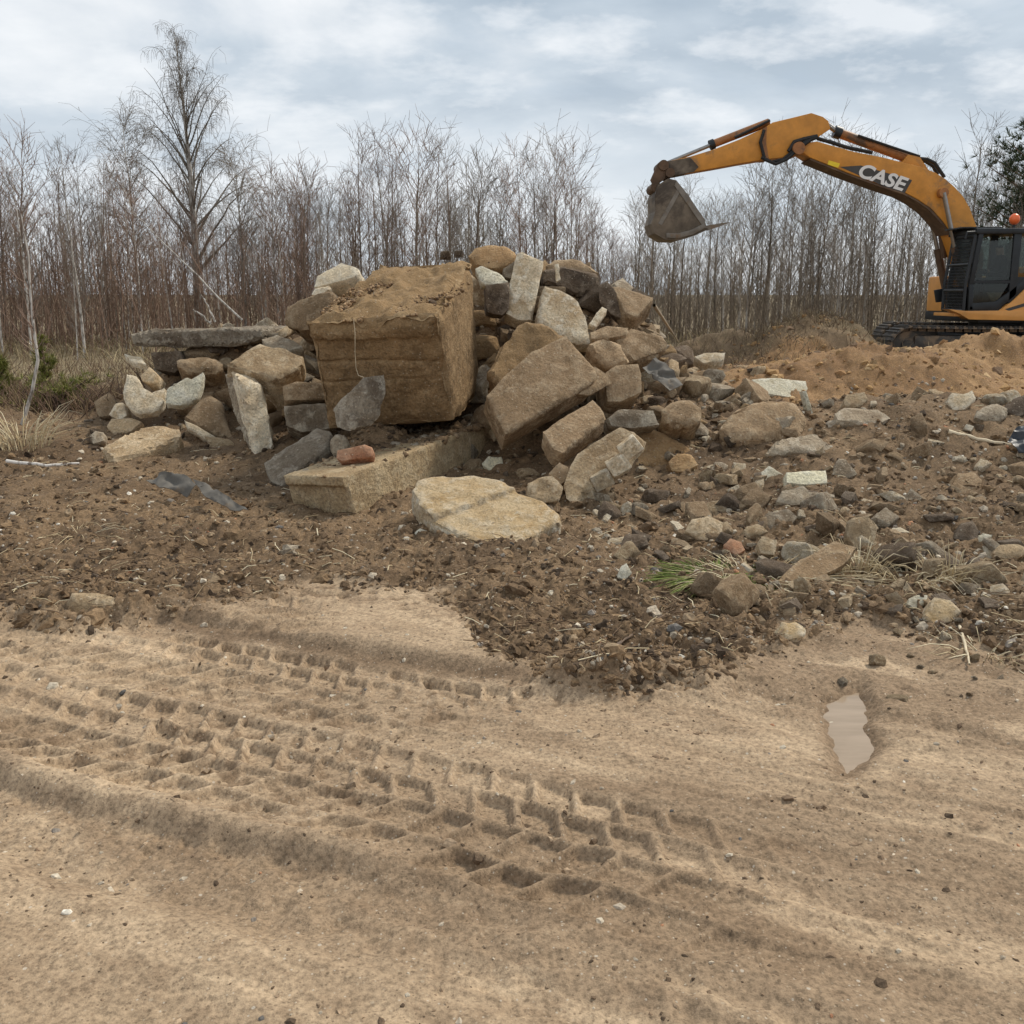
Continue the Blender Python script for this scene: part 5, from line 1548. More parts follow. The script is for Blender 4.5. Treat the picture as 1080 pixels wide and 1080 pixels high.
# the long dead stem leaning over behind the slab
def pole(name, label, a, b, r0, r1, mat, cat='dead stem', twg=0):
    T = Tubes()
    d = b - a
    n = 10
    rr = random.Random(int(a.x * 100))
    pts = [d * (i / n) + Vector((rr.uniform(-.02, .02), 0, rr.uniform(-.02, .02))) for i in range(n + 1)]
    T.add(pts, [r0 + (r1 - r0) * i / n for i in range(n + 1)], 6)
    for i in range(twg):
        p = d * rr.uniform(0.35, 1.0)
        e = Vector((rr.uniform(-.6, .3), rr.uniform(-.3, .3), rr.uniform(0.0, .7)))
        T.add([p, p + e * 0.5, p + e], [r1 * 0.6, r1 * 0.4, 0.004], 3)
    return tag(link(name, T.mesh(name), M[mat], None, a), label, cat, None, 'thing')
pole('leaning_dead_tree', 'long pale dead stem leaning left above the long grey slab', P(256, 338, 19.0), P(140, 224, 19.8), 0.024, 0.008, 'birch', twg=14)
pole('leaning_dead_tree', 'short pale stem leaning beside the long dead stem', P(228, 340, 19.0), P(212, 310, 19.2), 0.022, 0.010, 'birch')
pole('leaning_dead_tree', 'short pale stick slanting just above the long grey slab', P(222, 340, 18.6), P(203, 326, 18.6), 0.022, 0.014, 'birch')
# the bent white sapling at the left edge
def bent():
    ps = [P(16, 468, 9.9), P(24, 446, 9.9), P(34, 412, 10.0), P(40, 380, 10.0), P(36, 350, 10.1), P(32, 310, 10.2), P(30, 270, 10.2), P(22, 225, 10.3)]
    T = Tubes()
    b = ps[0]
    T.add([p - b for p in ps], [0.024, 0.022, 0.019, 0.017, 0.015, 0.012, 0.009, 0.005], 6)
    e = empty('bent_sapling', b)
    tag(e, 'thin bent white sapling rising from the dry grass at the left edge', 'tree', None, 'thing')
    link('trunk', T.mesh('trunk'), M['birch'], e)
    T = Tubes()
    r = random.Random(4)
    for i in range(30):
        t = r.uniform(0.45, 1.0) * 7
        j = min(int(t), 6)
        p = ps[j].lerp(ps[j + 1], t - j) - b
        d = Vector((r.uniform(-1, 1), r.uniform(-1, 1), r.uniform(0.4, 1.3))).normalized() * r.uniform(0.2, 0.6)
        T.add([p, p + d * 0.5, p + d + Vector((0, 0, 0.05))], [0.005, 0.004, 0.002], 3)
    link('crown', T.mesh('crown'), M['redtwig'], e)
bent()

# ---- the wood behind, too dense to count: one mass
def wood():
    r = np.random.default_rng(5)
    light = []
    for i in range(6):
        tt, tb = bare_tree(500 + i, 6.0, 0.045, 12, 1.1, 1.0, 0.0, 3, 0.18, 0.02, 0.6, 0)
        V = np.concatenate([np.array(tt.V), np.array(tb.V)])
        F = np.concatenate([np.array(tt.F), np.array(tb.F) + len(tt.V)])
        light.append((V, F, len(tt.V)))
    VV, FF, CC, off = [], [], [], 0
    n = 340
    for i in range(n):
        y = 37 + 17 * r.random() ** 1.2
        u = r.uniform(-260, 1340)
        x = (u - 540) / FPX * y
        V, F, nt_ = light[r.integers(6)]
        H = (EYE + (HOR - top_row(u)) / FPX * y) * r.uniform(0.45, 0.88)
        a = r.uniform(0, 6.28)
        s = H / 6.0
        c, sn = math.cos(a), math.sin(a)
        W = V * np.array((max(s, 1.0), max(s, 1.0), s))
        W = np.stack([W[:, 0] * c - W[:, 1] * sn + x, W[:, 0] * sn + W[:, 1] * c + y, W[:, 2]], 1)
        W[:, :2] = W[:, :2]
        base = np.array((0.225, 0.162, 0.12)) if u < 330 else np.array((0.22, 0.18, 0.14))
        tr = np.array((0.50, 0.455, 0.405)) if r.random() < (0.34 if u > 680 else 0.16) else base * 1.15
        col = np.repeat(base[None] * r.uniform(0.8, 1.3), len(V), 0)
        col[:nt_] = tr * r.uniform(0.8, 1.15)
        VV.append(W); FF.append(F + off); CC.append(col); off += len(V)
    me = np_mesh('wood', np.concatenate(VV), np.concatenate(FF), np.concatenate(CC), True)
    tag(link('far_wood', me, M['straw']), 'dense leafless wood closing the view behind the saplings', 'wood', None, 'stuff')
wood()
# ---- brush and dead grass at the foot of the trees
def brush():
    r = np.random.default_rng(8)
    n = 5200
    y = r.uniform(24.5, 40, n)
    u = r.uniform(-240, 1320, n)
    x = (u - 540) / FPX * y
    h = r.uniform(0.8, 3.0, n) * np.where(u < 340, 1.25, 1.0)
    k = ~((x > 4) & (x < 14) & (y < 27))
    x, y, h, u = x[k], y[k], h[k], u[k]
    n = len(x)
    z = macro(x, y)
    S = 4
    ang = r.uniform(0, 6.28, n)
    lean = r.uniform(0, 0.8, n) ** 1.3
    P0 = np.stack([x, y, z], 1)
    D = np.stack([np.cos(ang) * lean, np.sin(ang) * lean, np.ones(n)], 1)
    D /= np.linalg.norm(D, axis=1)[:, None]
    VV, FF, CC, off = [], [], [], 0
    tri = np.array([(math.cos(t), math.sin(t), 0) for t in (0, 2.09, 4.19)])
    def strand(A, Bm, E, w, col):
        nonlocal off
        m = len(A)
        rings = []
        for p, s in ((A, 1.0), (Bm, 0.8), (E, 0.35)):
            rings.append(p[:, None, :] + tri[None] * (w * s)[:, None, None])
        V = np.stack(rings, 1).reshape(-1, 3)
        f = []
        for i in range(2):
            for j in range(3):
                f.append((i * 3 + j, i * 3 + (j + 1) % 3, i * 3 + 3 + (j + 1) % 3, i * 3 + 3 + j))
        F = (np.array(f)[None] + (np.arange(m) * 9)[:, None, None] + off).reshape(-1, 4)
        VV.append(V); FF.append(F); CC.append(np.repeat(col, 9, 0)); off += len(V)
    red = np.array((0.225, 0.148, 0.105)); grey = np.array((0.22, 0.172, 0.125)); gold = np.array((0.33, 0.26, 0.155))
    base = np.where((u < 345)[:, None], red[None], grey[None]) * r.uniform(0.7, 1.35, (n, 1))
    mid = P0 + D * (h * 0.5)[:, None] + r.normal(0, 0.08, (n, 3))
    end = P0 + D * h[:, None] + r.normal(0, 0.18, (n, 3))
    strand(P0, mid, end, r.uniform(0.007, 0.013, n), base)
    for q in range(3):
        t = r.uniform(0.3, 0.95, n)[:, None]
        s = P0 * (1 - t) + end * t
        d = np.stack([r.normal(0, .6, n), r.normal(0, .6, n), r.uniform(0.3, 1.2, n)], 1) * (h * r.uniform(0.15, 0.4, n))[:, None]
        strand(s, s + d * 0.5, s + d + np.array((0, 0, 0.05)), np.full(n, 0.006), base)
    # dead grass
    m = 5200
    y = r.uniform(22.5, 33, m); u = r.uniform(-240, 1320, m); x = (u - 540) / FPX * y
    k = ~((x > 3.5) & (x < 15) & (y < 25.5))
    x, y = x[k], y[k]; m = len(x)
    p = np.stack([x, y, macro(x, y)], 1)
    hh = r.uniform(0.15, 0.55, m)[:, None]
    d = np.stack([r.normal(0, .4, m), r.normal(0, .4, m), np.ones(m)], 1) * hh
    strand(p, p + d * 0.6, p + d * np.array((1.6, 1.6, 0.95)), r.uniform(0.008, 0.02, m), gold[None] * r.uniform(0.6, 1.3, (m, 1)))
    me = np_mesh('undergrowth', np.concatenate(VV), np.concatenate(FF), np.concatenate(CC), True)
    tag(link('undergrowth', me, M['straw']), 'reddish brown brush and dead grass at the foot of the trees', 'undergrowth', None, 'stuff')
brush()

# ---- green conifers
def needles(VV, FF, CC, p, d, n, L, r, cols, w=0.006):
    """a tuft of flat needles round direction d"""
    for i in range(n):
        o = Vector((r.gauss(0, 1), r.gauss(0, 1), r.gauss(0, 1)))
        dr = (d * 0.9 + o.normalized() * 0.9).normalized()
        s = dr.cross(Vector((r.uniform(-1, 1), r.uniform(-1, 1), r.uniform(-1, 1)))).normalized() * w
        b = len(VV)
        l = L * r.uniform(0.6, 1.2)
        VV += [p - s, p + s, p + dr * l + s * 0.3, p + dr * l - s * 0.3]
        FF.append((b, b + 1, b + 2, b + 3))
        c = r.choice(cols)
        CC.extend([c] * 4)
def conifer(name, label, loc, H, crown0, rad, whorls, per, ndl, nl, cols, seed, trunk_r, lean_out=0.25, nw=0.006, prof=None):
    r = random.Random(seed)
    e = empty(name, loc)
    tag(e, label, 'tree', None, 'thing')
    T = Tubes()
    T.add([(0, 0, -0.3), (0.02 * H, 0, H * 0.5), (0, 0, H)], [trunk_r, trunk_r * 0.6, 0.012], 7)
    VV, FF, CC = [], [], []
    for w in range(whorls):
        t = crown0 + (1 - crown0) * (w / whorls)
        for b in range(per):
            a = r.uniform(0, 6.28)
            tt = (t - crown0) / (1 - crown0)
            pr = (1 - tt) if prof is None else prof(tt)
            L = rad * (0.12 + 0.9 * pr) * r.uniform(0.55, 1.1)
            p = Vector((0.01 * H, 0, H * (t + r.uniform(-.01, .01))))
            d = Vector((math.cos(a), math.sin(a), lean_out + 0.4 * tt)).normalized()
            q = p + d * L + Vector((0, 0, 0.12 * L))
            T.add([p, p.lerp(q, 0.5) - Vector((0, 0, 0.05 * L)), q], [0.012 + 0.02 * L, 0.01 + 0.008 * L, 0.006], 4)
            m = max(2, int(ndl * L / rad))
            for k in range(m):
                s = p.lerp(q, r.uniform(0.35, 1.0)) + Vector((r.gauss(0, .16), r.gauss(0, .16), r.gauss(0, .10))) * L * 0.8
                needles(VV, FF, CC, s, (d + Vector((0, 0, 0.5))).normalized(), 13, nl, r, cols, nw)
    link('trunk', T.mesh('trunk'), M['pinebark'], e)
    me = np_mesh('crown', np.array([tuple(v) for v in VV]), np.array(FF), np.array(CC), False)
    link('crown', me, M['green'], e)
    return e
PINE = [(0.045, 0.065, 0.032), (0.06, 0.085, 0.038), (0.032, 0.048, 0.026), (0.085, 0.105, 0.05)]
yp = 28.5
conifer('pine_tree', 'dark green pine rising behind the excavator cab', ((1086 - 540) / FPX * yp, yp, 0.0), 6.7, 0.22, 2.1, 15, 7, 26, 0.24, PINE, 3, 0.13, 0.25, 0.011, lambda t: min(1, 1.25 * (1 - t) ** 0.6 + 0.1))
YG = [(0.16, 0.17, 0.03), (0.22, 0.22, 0.05), (0.10, 0.12, 0.025), (0.25, 0.22, 0.08)]
p = hit(45, 432)
conifer('young_pine', 'low bright green young pine lying among the brush at the left', (p.x, p.y + 0.5, p.z - 0.12), 0.30, 0.05, 0.60, 4, 7, 12, 0.09, YG, 5, 0.02, 0.15, 0.004, lambda t: 1.0 - 0.4 * t)
conifer('young_pine', 'small green pine cut by the left edge', (P(0, 400, 12.5).x, 12.5, 0.1), 0.75, 0.08, 0.30, 8, 7, 14, 0.10, YG, 6, 0.02, 0.4, 0.005)
conifer('young_pine', 'upright little green pine behind the low bright green one', (P(47, 400, 15).x, 15.0, 0.0), 1.05, 0.1, 0.26, 9, 5, 9, 0.10, YG, 7, 0.02, 0.6, 0.005)
# low brush on the bank at the left, behind the soil
def heath(name, label, u, v, y, n, w, h, cols, seed):
    r = random.Random(seed)
    x = P(u, v, y).x
    T = Tubes()
    A = np.array([(r.gauss(0, w * 0.4), r.gauss(0, w * 0.25)) for i in range(n)])
    Z = ground_z(x + A[:, 0], y + A[:, 1])
    g0 = gz(x, y)
    for i in range(n):
        a, b = A[i]
        z = Z[i]
        hh = h * r.uniform(0.4, 1.1)
        d = Vector((r.gauss(0, .45), r.gauss(0, .45), 1)) * hh
        p0 = Vector((a, b, z - 0.03 - g0))
        T.add([p0, p0 + d * 0.55, p0 + d + Vector((r.gauss(0, .05), 0, -0.03))], [0.007, 0.005, 0.002], 3, r.choice(cols))
    return tag(link(name, T.mesh(name), M['straw'], None, (x, y, gz(x, y))), label, 'brush', None, 'stuff')
BR = [(0.12, 0.075, 0.05), (0.085, 0.055, 0.04), (0.17, 0.11, 0.07), (0.22, 0.16, 0.09)]
heath('heather_brush', 'dark brown brush on the bank behind the leftmost lumps', 100, 395, 11.6, 1500, 2.0, 0.38, BR, 1)
heath('heather_brush', 'reddish brush near the left edge behind the young pine', 30, 385, 13.2, 1300, 3.0, 0.45, BR + [(0.30, 0.24, 0.14)], 2)
heath('heather_brush', 'dead grass and brush on the dark mound below the excavator boom', 850, 335, 19.8, 700, 1.6, 0.22, [(0.30, 0.235, 0.14), (0.20, 0.145, 0.09), (0.13, 0.09, 0.06)], 3)
heath('dead_grass', 'dead grass and brush beyond the right foot of the heap', 745, 362, 19.5, 1400, 4.5, 0.30, [(0.30, 0.235, 0.14), (0.20, 0.145, 0.09), (0.13, 0.09, 0.06)], 4)
heath('dead_grass', 'dead grass and brush on the flat ground behind the left end of the heap', 180, 365, 18.5, 2200, 9.0, 0.40, BR + [(0.30, 0.235, 0.14)], 5)
# ------------------------------------------------------------------ the excavator
YC = 21.7                                   # its middle plane
EXB = Vector((10.7, YC, 0.12))
ex = empty('excavator', EXB)
tag(ex, 'orange tracked excavator with raised boom and black cab behind the sand mounds', 'excavator', None, 'thing')
def part(name, bm, mat, parent=ex, smooth=False, sharp=35, bevel=0.0, label=None):
    if bevel:
        es = [e for e in bm.edges if len(e.link_faces) == 2 and e.link_faces[0].normal.angle(e.link_faces[1].normal, 0) > R(30)]
        bmesh.ops.bevel(bm, geom=es, offset=bevel, segments=2, affect='EDGES', profile=0.6)
    bmesh.ops.translate(bm, verts=bm.verts, vec=-EXB)
    me = bm_mesh(name, bm, smooth or bevel > 0, sharp)
    o = link(name, me, M[mat], parent)
    if label:
        o['label'] = label
    return o
def shr(px, k=0.95, c=(700, 190)):
    return [(c[0] + (u - c[0]) * k, c[1] + (v - c[1]) * k) for u, v in px]
def ext_poly(bm, px, y0, y1, flat=None):
    """outline given where it shows on the near plate, carried through to the far plate"""
    pts = [P(u, v, y0) for u, v in px] if flat is None else [Vector((x, y0, z)) for x, z in px]
    a = [bm.verts.new(p) for p in pts]
    b = [bm.verts.new(Vector((p.x, y1, p.z))) for p in pts]
    n = len(a)
    bm.faces.new(a)
    bm.faces.new(b[::-1])
    for i in range(n):
        bm.faces.new((a[(i + 1) % n], a[i], b[i], b[(i + 1) % n]))
    bmesh.ops.recalc_face_normals(bm, faces=bm.faces)
    bm.normal_update()
def box(bm, x0, x1, y0, y1, z0, z1):
    r = bmesh.ops.create_cube(bm, size=1.0)
    for v in r['verts']:
        v.co = Vector(((x0 + x1) / 2 + v.co.x * (x1 - x0), (y0 + y1) / 2 + v.co.y * (y1 - y0), (z0 + z1) / 2 + v.co.z * (z1 - z0)))
    bm.normal_update()
def rod(bm, a, b, r, seg=14, r2=None):
    d = b - a
    m = Matrix.Translation((a + b) / 2) @ d.to_track_quat('Z', 'Y').to_matrix().to_4x4()
    bmesh.ops.create_cone(bm, cap_ends=True, segments=seg, radius1=r, radius2=r if r2 is None else r2, depth=d.length, matrix=m)
    bm.normal_update()
def rods(bm, pts, r, seg=8):
    for a, b in zip(pts[:-1], pts[1:]):
        rod(bm, a, b, r, seg)
    for p in pts[1:-1]:
        bmesh.ops.create_uvsphere(bm, u_segments=seg, v_segments=6, radius=r, matrix=Matrix.Translation(p))
NB = bmesh.new
# boom: a bent box girder
bm = NB()
YB0, YB1 = 21.40, 22.0
boom_px = [(839, 156), (846, 151), (862, 149), (901, 160), (930, 165.5), (956, 172), (972, 176), (987, 182), (998, 189), (1007, 197), (1016, 207), (1023, 219), (1031, 241),
           (1038, 268), (1036, 296), (1022, 300), (1014, 278), (1003, 246), (994, 233), (982, 220), (968, 210.5), (954, 203), (930, 195.5), (893, 182), (855, 166.5)]
ext_poly(bm, boom_px, YB0, YB1)
boom = part('boom', bm, 'orange', bevel=0.025)
bm = NB(); a = P(843, 156, YB0 - 0.10); rod(bm, a, Vector((a.x, YB1 + 0.10, a.z)), 0.13, 20); part('boom_pin', bm, 'rustcyl', boom, True)
bm = NB(); a = P(996, 203, YB0 - 0.16); rod(bm, a, Vector((a.x, YB1 + 0.16, a.z)), 0.10, 18); part('cylinder_pin', bm, 'rustcyl', boom, True)
# dark strip along the boom's lower edge and underside
bm = NB()
lo = [(855, 167), (893, 182.5), (930, 196), (954, 203.5), (968, 211), (982, 220.5), (994, 233.5), (1003, 246.5), (1001.5, 247.5), (992, 234.7), (980, 221.8), (967, 212.4), (953, 205), (929.5, 197.3), (892.5, 184), (854, 168.4)]
ext_poly(bm, lo, YB0 - 0.02, YB1 + 0.02)
part('dark_edge_strip', bm, 'rustdark', boom)
# stick
bm = NB()
YS0, YS1 = 21.47, 21.93
stick_px = [(856, 119), (868, 123), (874, 127.5), (876, 136), (864, 144), (846, 156), (838, 164), (826, 166), (804, 168.5), (780, 172.5), (753, 177.5), (730, 181.5), (712, 185), (700, 183), (698, 176), (704, 170),
            (728, 165), (753, 157.5), (780, 147), (806, 135), (815, 129), (836, 124)]
ext_poly(bm, stick_px, YS0, YS1)
stk = part('stick', bm, 'orange', bevel=0.02)
bm = NB(); ext_poly(bm, [(804, 136), (809, 133.5), (808, 150), (811, 168), (806, 168.5), (803, 152)], YS0 - 0.02, YS1 + 0.02); part('reinforcing_band', bm, 'rustcyl', stk)
bm = NB(); ext_poly(bm, [(698, 177), (704, 170), (728, 166), (737, 176), (732, 181), (712, 185), (700, 183)], YS0 - 0.015, YS1 + 0.015); part('worn_nose', bm, 'bucket', stk)
# bucket cylinder over the stick
bm = NB(); a, b = P(811, 129, YC), P(752, 152, YC); rod(bm, a, b, 0.085); c = part('bucket_cylinder', bm, 'rustcyl', smooth=True)
bm = NB(); rod(bm, b, P(701, 173, YC), 0.042); part('piston_rod', bm, 'chrome', c, True)
bm = NB(); rod(bm, b + (a - b) * 0.02, b - (a - b) * 0.06, 0.11); part('gland', bm, 'black', c, True)
# stick cylinder over the boom
bm = NB(); a, b = P(966, 170, YC), P(884, 140, YC); rod(bm, a, b, 0.105); c = part('stick_cylinder', bm, 'rustcyl', smooth=True)
bm = NB(); rod(bm, b, P(872, 131, YC), 0.055); part('piston_rod', bm, 'chrome', c, True)
bm = NB(); rod(bm, b + (a - b) * 0.03, b - (a - b) * 0.05, 0.135); part('gland', bm, 'black', c, True)
bm = NB(); ext_poly(bm, [(951, 172), (958, 163), (970, 165), (980, 180)], YC - 0.16, YC + 0.16); part('cylinder_bracket', bm, 'orange', boom, bevel=0.01)
# boom cylinders, one on each side
for yy in (YB0 - 0.13, YB1 + 0.13):
    bm = NB(); a = P(996, 203, YB0 - 0.16); a = Vector((a.x, yy, a.z)); f = P(1004, 300, YB0 - 0.16); f = Vector((f.x + 0.42, yy, 1.25)); m = a.lerp(f, 0.45)
    rod(bm, m, f, 0.085); c = part('boom_cylinder', bm, 'rustdark', smooth=True)
    bm = NB(); rod(bm, a, m, 0.048); part('piston_rod', bm, 'chrome', c, True)
bm = NB(); rods(bm, [P(990, 232, YB1), P(993, 250, YB1), P(996, 272, YB1)], 0.07, 10); part('boom_foot_hose', bm, 'rustdark', smooth=True)
# hoses along boom and stick
def hose(pxs, y, r=0.025):
    bm = NB()
    rods(bm, [P(u, v, y) for u, v in pxs], r, 8)
    return part('hose', bm, 'rubber', smooth=True)
hose([(968, 167), (978, 168), (986, 172), (992, 181), (996, 187)], YC - 0.1, 0.04)
hose([(960, 170), (976, 170), (984, 175), (989, 184)], YC + 0.1, 0.04)
hose([(803, 166), (814, 171), (826, 168), (838, 158), (850, 149), (862, 145)], YS0 - 0.07, 0.035)
hose([(806, 168), (818, 173), (830, 168), (842, 157), (856, 147)], YS0 - 0.12, 0.035)
hose([(832, 160), (838, 150), (848, 147), (862, 144)], YS0 - 0.05, 0.05)
hose([(806, 137), (802, 150), (806, 166)], YS0 - 0.05, 0.035)
hose([(862, 146), (876, 150), (895, 156), (920, 161)], YB0 + 0.12, 0.04)
hose([(812, 127), (800, 133), (775, 145)], YC - 0.15, 0.03)
hose([(970, 165), (940, 155), (905, 143)], YC - 0.14, 0.03)
# bucket linkage
bm = NB(); ext_poly(bm, [(694, 172), (703, 170), (706, 178), (700, 190), (690, 197), (686, 190)], YC - 0.34, YC - 0.27); part('link_plate', bm, 'rustdark', bevel=0.01)
bm = NB(); ext_poly(bm, [(694, 172), (703, 170), (706, 178), (700, 190), (690, 197), (686, 190)], YC + 0.27, YC + 0.34); part('link_plate', bm, 'rustdark', bevel=0.01)
for u, v, rr in ((700, 174, 0.11), (707, 182, 0.10), (692, 197, 0.11)):
    bm = NB(); a = P(u, v, YC - 0.38); rod(bm, a, Vector((a.x, YC + 0.38, a.z)), rr, 16); part('link_pin', bm, 'rustdark', smooth=True)
# bucket: two cheeks and a rolled shell
YK0, YK1 = 21.12, 22.28
side = [(694, 195), (705, 188), (714, 190), (727, 206), (745, 233), (748, 243), (733, 250.5), (717, 255), (702, 254.5), (691, 248), (687.5, 238), (692, 224), (691, 208)]
bm = NB(); ext_poly(bm, shr(side), YK0, YK0 + 0.05); bk = part('bucket', bm, 'bucket', bevel=0.012)
bm = NB(); ext_poly(bm, shr([(694, 195), (705, 188), (714, 190), (727, 206), (745, 233), (748, 243), (733, 250.5), (717, 255), (702, 254.5), (691, 248), (687.5, 238), (692, 224), (691, 208)]), YK0, YK0 + 0.05)
bmesh.ops.translate(bm, verts=bm.verts, vec=(0, YK1 - YK0 - 0.05, 0)); part('side_plate', bm, 'bucket', bk)
shell = [(705, 188), (694, 195), (690, 208), (691, 224), (686.5, 238), (690, 249), (702, 256), (717, 256.5), (733, 252), (750, 244.5)]
bm = NB()
inn = []
for i, (u, v) in enumerate(shell):
    cxx, cyy = 715, 225
    d = math.hypot(u - cxx, v - cyy)
    inn.append((u + (cxx - u) / d * 2.6, v + (cyy - v) / d * 2.6))
ext_poly(bm, shr(shell + inn[::-1]), YK0 + 0.004, YK1 - 0.004)
part('shell', bm, 'bucket', bk)
bm = NB(); ext_poly(bm, shr([(703, 254), (717, 254.5), (733, 250), (747, 242.5), (744, 238.5), (731, 245), (716, 249), (703, 248.5)]), YK0 - 0.03, YK0 - 0.001); part('wear_strip', bm, 'steel', bk, bevel=0.008)
bm = NB(); ext_poly(bm, shr([(744, 233), (748.5, 243), (745, 243.5), (712, 196), (714, 190), (727, 206)]), YK0 - 0.02, YK0 - 0.001); part('side_cutter', bm, 'steel', bk)
bm = NB(); ext_poly(bm, shr([(694, 195), (705, 188), (711, 200), (699, 222), (692, 224), (691, 208)]), YC - 0.42, YC - 0.34); part('ear', bm, 'rustdark', bk, bevel=0.01)
bm = NB(); ext_poly(bm, shr([(694, 195), (705, 188), (711, 200), (699, 222), (692, 224), (691, 208)]), YC + 0.34, YC + 0.42); part('ear', bm, 'rustdark', bk, bevel=0.01)
bm = NB(); ext_poly(bm, shr([(716, 198), (719, 202), (698, 240), (694, 238)]), YK0 - 0.012, YK0 - 0.001); part('rib', bm, 'steel', bk)
for i in range(5):
    yy = YK0 + 0.06 + i * (YK1 - YK0 - 0.22) / 4
    bm = NB(); ext_poly(bm, shr([(745, 241), (748, 246), (762, 241.5), (774, 236.5), (762, 238)]), yy, yy + 0.09)
    part('tooth', bm, 'steel', bk)
# lettering on the boom
def text_mesh(s, u0, v0, u1, v1, size, y, mat, name, parent, shear=0.18, bold=0.012):
    cu = bpy.data.curves.new(name, 'FONT')
    cu.body = s
    cu.size = size
    cu.shear = shear
    cu.extrude = 0.003
    cu.offset = bold
    cu.space_character = 1.0
    tmp = bpy.data.objects.new('tmp', cu)
    C.objects.link(tmp)
    bpy.context.view_layer.update()
    me = bpy.data.meshes.new_from_object(tmp.evaluated_get(bpy.context.evaluated_depsgraph_get()))
    bpy.data.objects.remove(tmp)
    bpy.data.curves.remove(cu)
    a, b = P(u0, v0, y), P(u1, v1, y)
    xs = [v.co.x for v in me.vertices]
    sc_ = (b - a).length / (max(xs) - min(xs))
    ux = (b - a).normalized()
    uz = Vector((-ux.z, 0, ux.x))
    for v in me.vertices:
        p = a + ux * (v.co.x - min(xs)) * sc_ + uz * v.co.y * 1.0 + Vector((0, -v.co.z, 0))
        v.co = p - EXB
    me.update()
    o = link(name, me, M[mat], parent)
    return o
bm = NB(); ext_poly(bm, [(886, 176), (908, 174.5), (962, 190), (954, 204), (938, 199)], YB0 - 0.005, YB0 + 0.02); dc = part('decal', bm, 'decal', boom)
lt = text_mesh('CASE', 904.5, 185.5, 954, 202, 0.40, YB0 - 0.010, 'letter', 'lettering', boom)
lt['label'] = 'white letters CASE on the boom'
bm = NB(); ext_poly(bm, [(874, 169), (886, 172.5), (884, 177), (873, 173.5)], YB0 - 0.005, YB0 + 0.02); part('sticker', bm, 'sticker', boom, label='yellow sticker on the boom')

# cab
CY0, CY1 = 20.35, 21.38
xf = P(1022, 320, CY0).x                   # front foot of the cab
zb, zt = 1.27, 2.97
xt = P(1034, 252, CY0).x
xr = xf + 1.78
cab = bpy.data.objects.new('cab', None); C.objects.link(cab); cab.parent = ex
tf = 0.07
bm = NB(); box(bm, xt - 0.10, xr + 0.05, CY0 - 0.03, CY1 + 0.03, zt - 0.09, zt + 0.03); part('roof', bm, 'black', cab, bevel=0.03)
bm = NB(); box(bm, xf, xr, CY0 + 0.02, CY1 - 0.02, zb, zb + 0.10); part('floor', bm, 'black', cab)
def bar(name, a, b, w, d, mat='black', bev=0.012):
    """a post between two points: w along x, d along y"""
    bm = NB()
    vs = []
    for p in (a, b):
        for sx, sy in ((-1, -1), (1, -1), (1, 1), (-1, 1)):
            vs.append(bm.verts.new(p + Vector((sx * w / 2, sy * d / 2, 0))))
    for f in ((0, 1, 2, 3), (7, 6, 5, 4), (0, 4, 5, 1), (1, 5, 6, 2), (2, 6, 7, 3), (3, 7, 4, 0)):
        bm.faces.new([vs[i] for i in f])
    bmesh.ops.recalc_face_normals(bm, faces=bm.faces)
    bm.normal_update()
    return part(name, bm, mat, cab, bevel=bev)
xm = P(1071, 280, CY0).x
for yy in (CY0 + 0.035, CY1 - 0.035):
    bar('front_pillar', Vector((xf + 0.05, yy, zb)), Vector((xf + 0.02, yy, 1.85)), 0.10, 0.07)
    bar('front_pillar', Vector((xf + 0.02, yy, 1.85)), Vector((xt + 0.02, yy, zt - 0.05)), 0.10, 0.07)
    bar('middle_pillar', Vector((xm, yy, zb)), Vector((xm, yy, zt - 0.05)), 0.16, 0.07)
    bar('rear_pillar', Vector((xr - 0.05, yy, zb)), Vector((xr - 0.05, yy, zt - 0.05)), 0.12, 0.07)
zw = P(1040, 297, CY0).z
bm = NB(); box(bm, xf + 0.06, xm - 0.05, CY0 + 0.005, CY0 + 0.05, zw - 0.03, zw + 0.025); part('door_rail', bm, 'black', cab)
# lower door: diagonal black apron rising to the rear
bm = NB(); ext_poly(bm, [(1022, 327), (1053, 326), (1066, 316), (1083, 300), (1083, 292), (1063, 309), (1050, 318), (1024, 320)], CY0, CY0 + 0.05); part('door_apron', bm, 'black', cab, bevel=0.008)
bm = NB(); box(bm, xm, xr, CY0 + 0.01, CY0 + 0.05, zb + 0.1, 2.0); part('side_panel', bm, 'black', cab)
bm = NB(); box(bm, xf + 0.1, xr, CY1 - 0.05, CY1 - 0.01, zb + 0.1, 1.70); part('side_panel', bm, 'black', cab)
bm = NB(); box(bm, xr - 0.04, xr, CY0 + 0.02, CY1 - 0.02, zb + 0.1, 2.0); part('rear_panel', bm, 'black', cab)
# panes
def pane(px, y):
    bm = NB(); ext_poly(bm, px, y, y + 0.008)
    return part('window_pane', bm, 'glass', cab)
pane([(1036, 254), (1068, 253), (1067, 295), (1027, 296)], CY0 + 0.025)
pane([(1027, 299), (1064, 299), (1051, 320), (1026, 321)], CY0 + 0.025)
pane([(1075, 256), (1104, 256), (1104, 288), (1075, 288)], CY0 + 0.025)
bm = NB(); box(bm, xf + 0.1, xr, CY1 - 0.03, CY1 - 0.022, 1.72, zt - 0.1); part('window_pane', bm, 'glass', cab)
# grey yellow lower liner seen through the lower door glass
bm = NB(); ext_poly(bm, [(1038, 303), (1062, 300), (1052, 318), (1046, 317)], CY0 + 0.22, CY0 + 0.26); part('liner', bm, 'timber', cab)
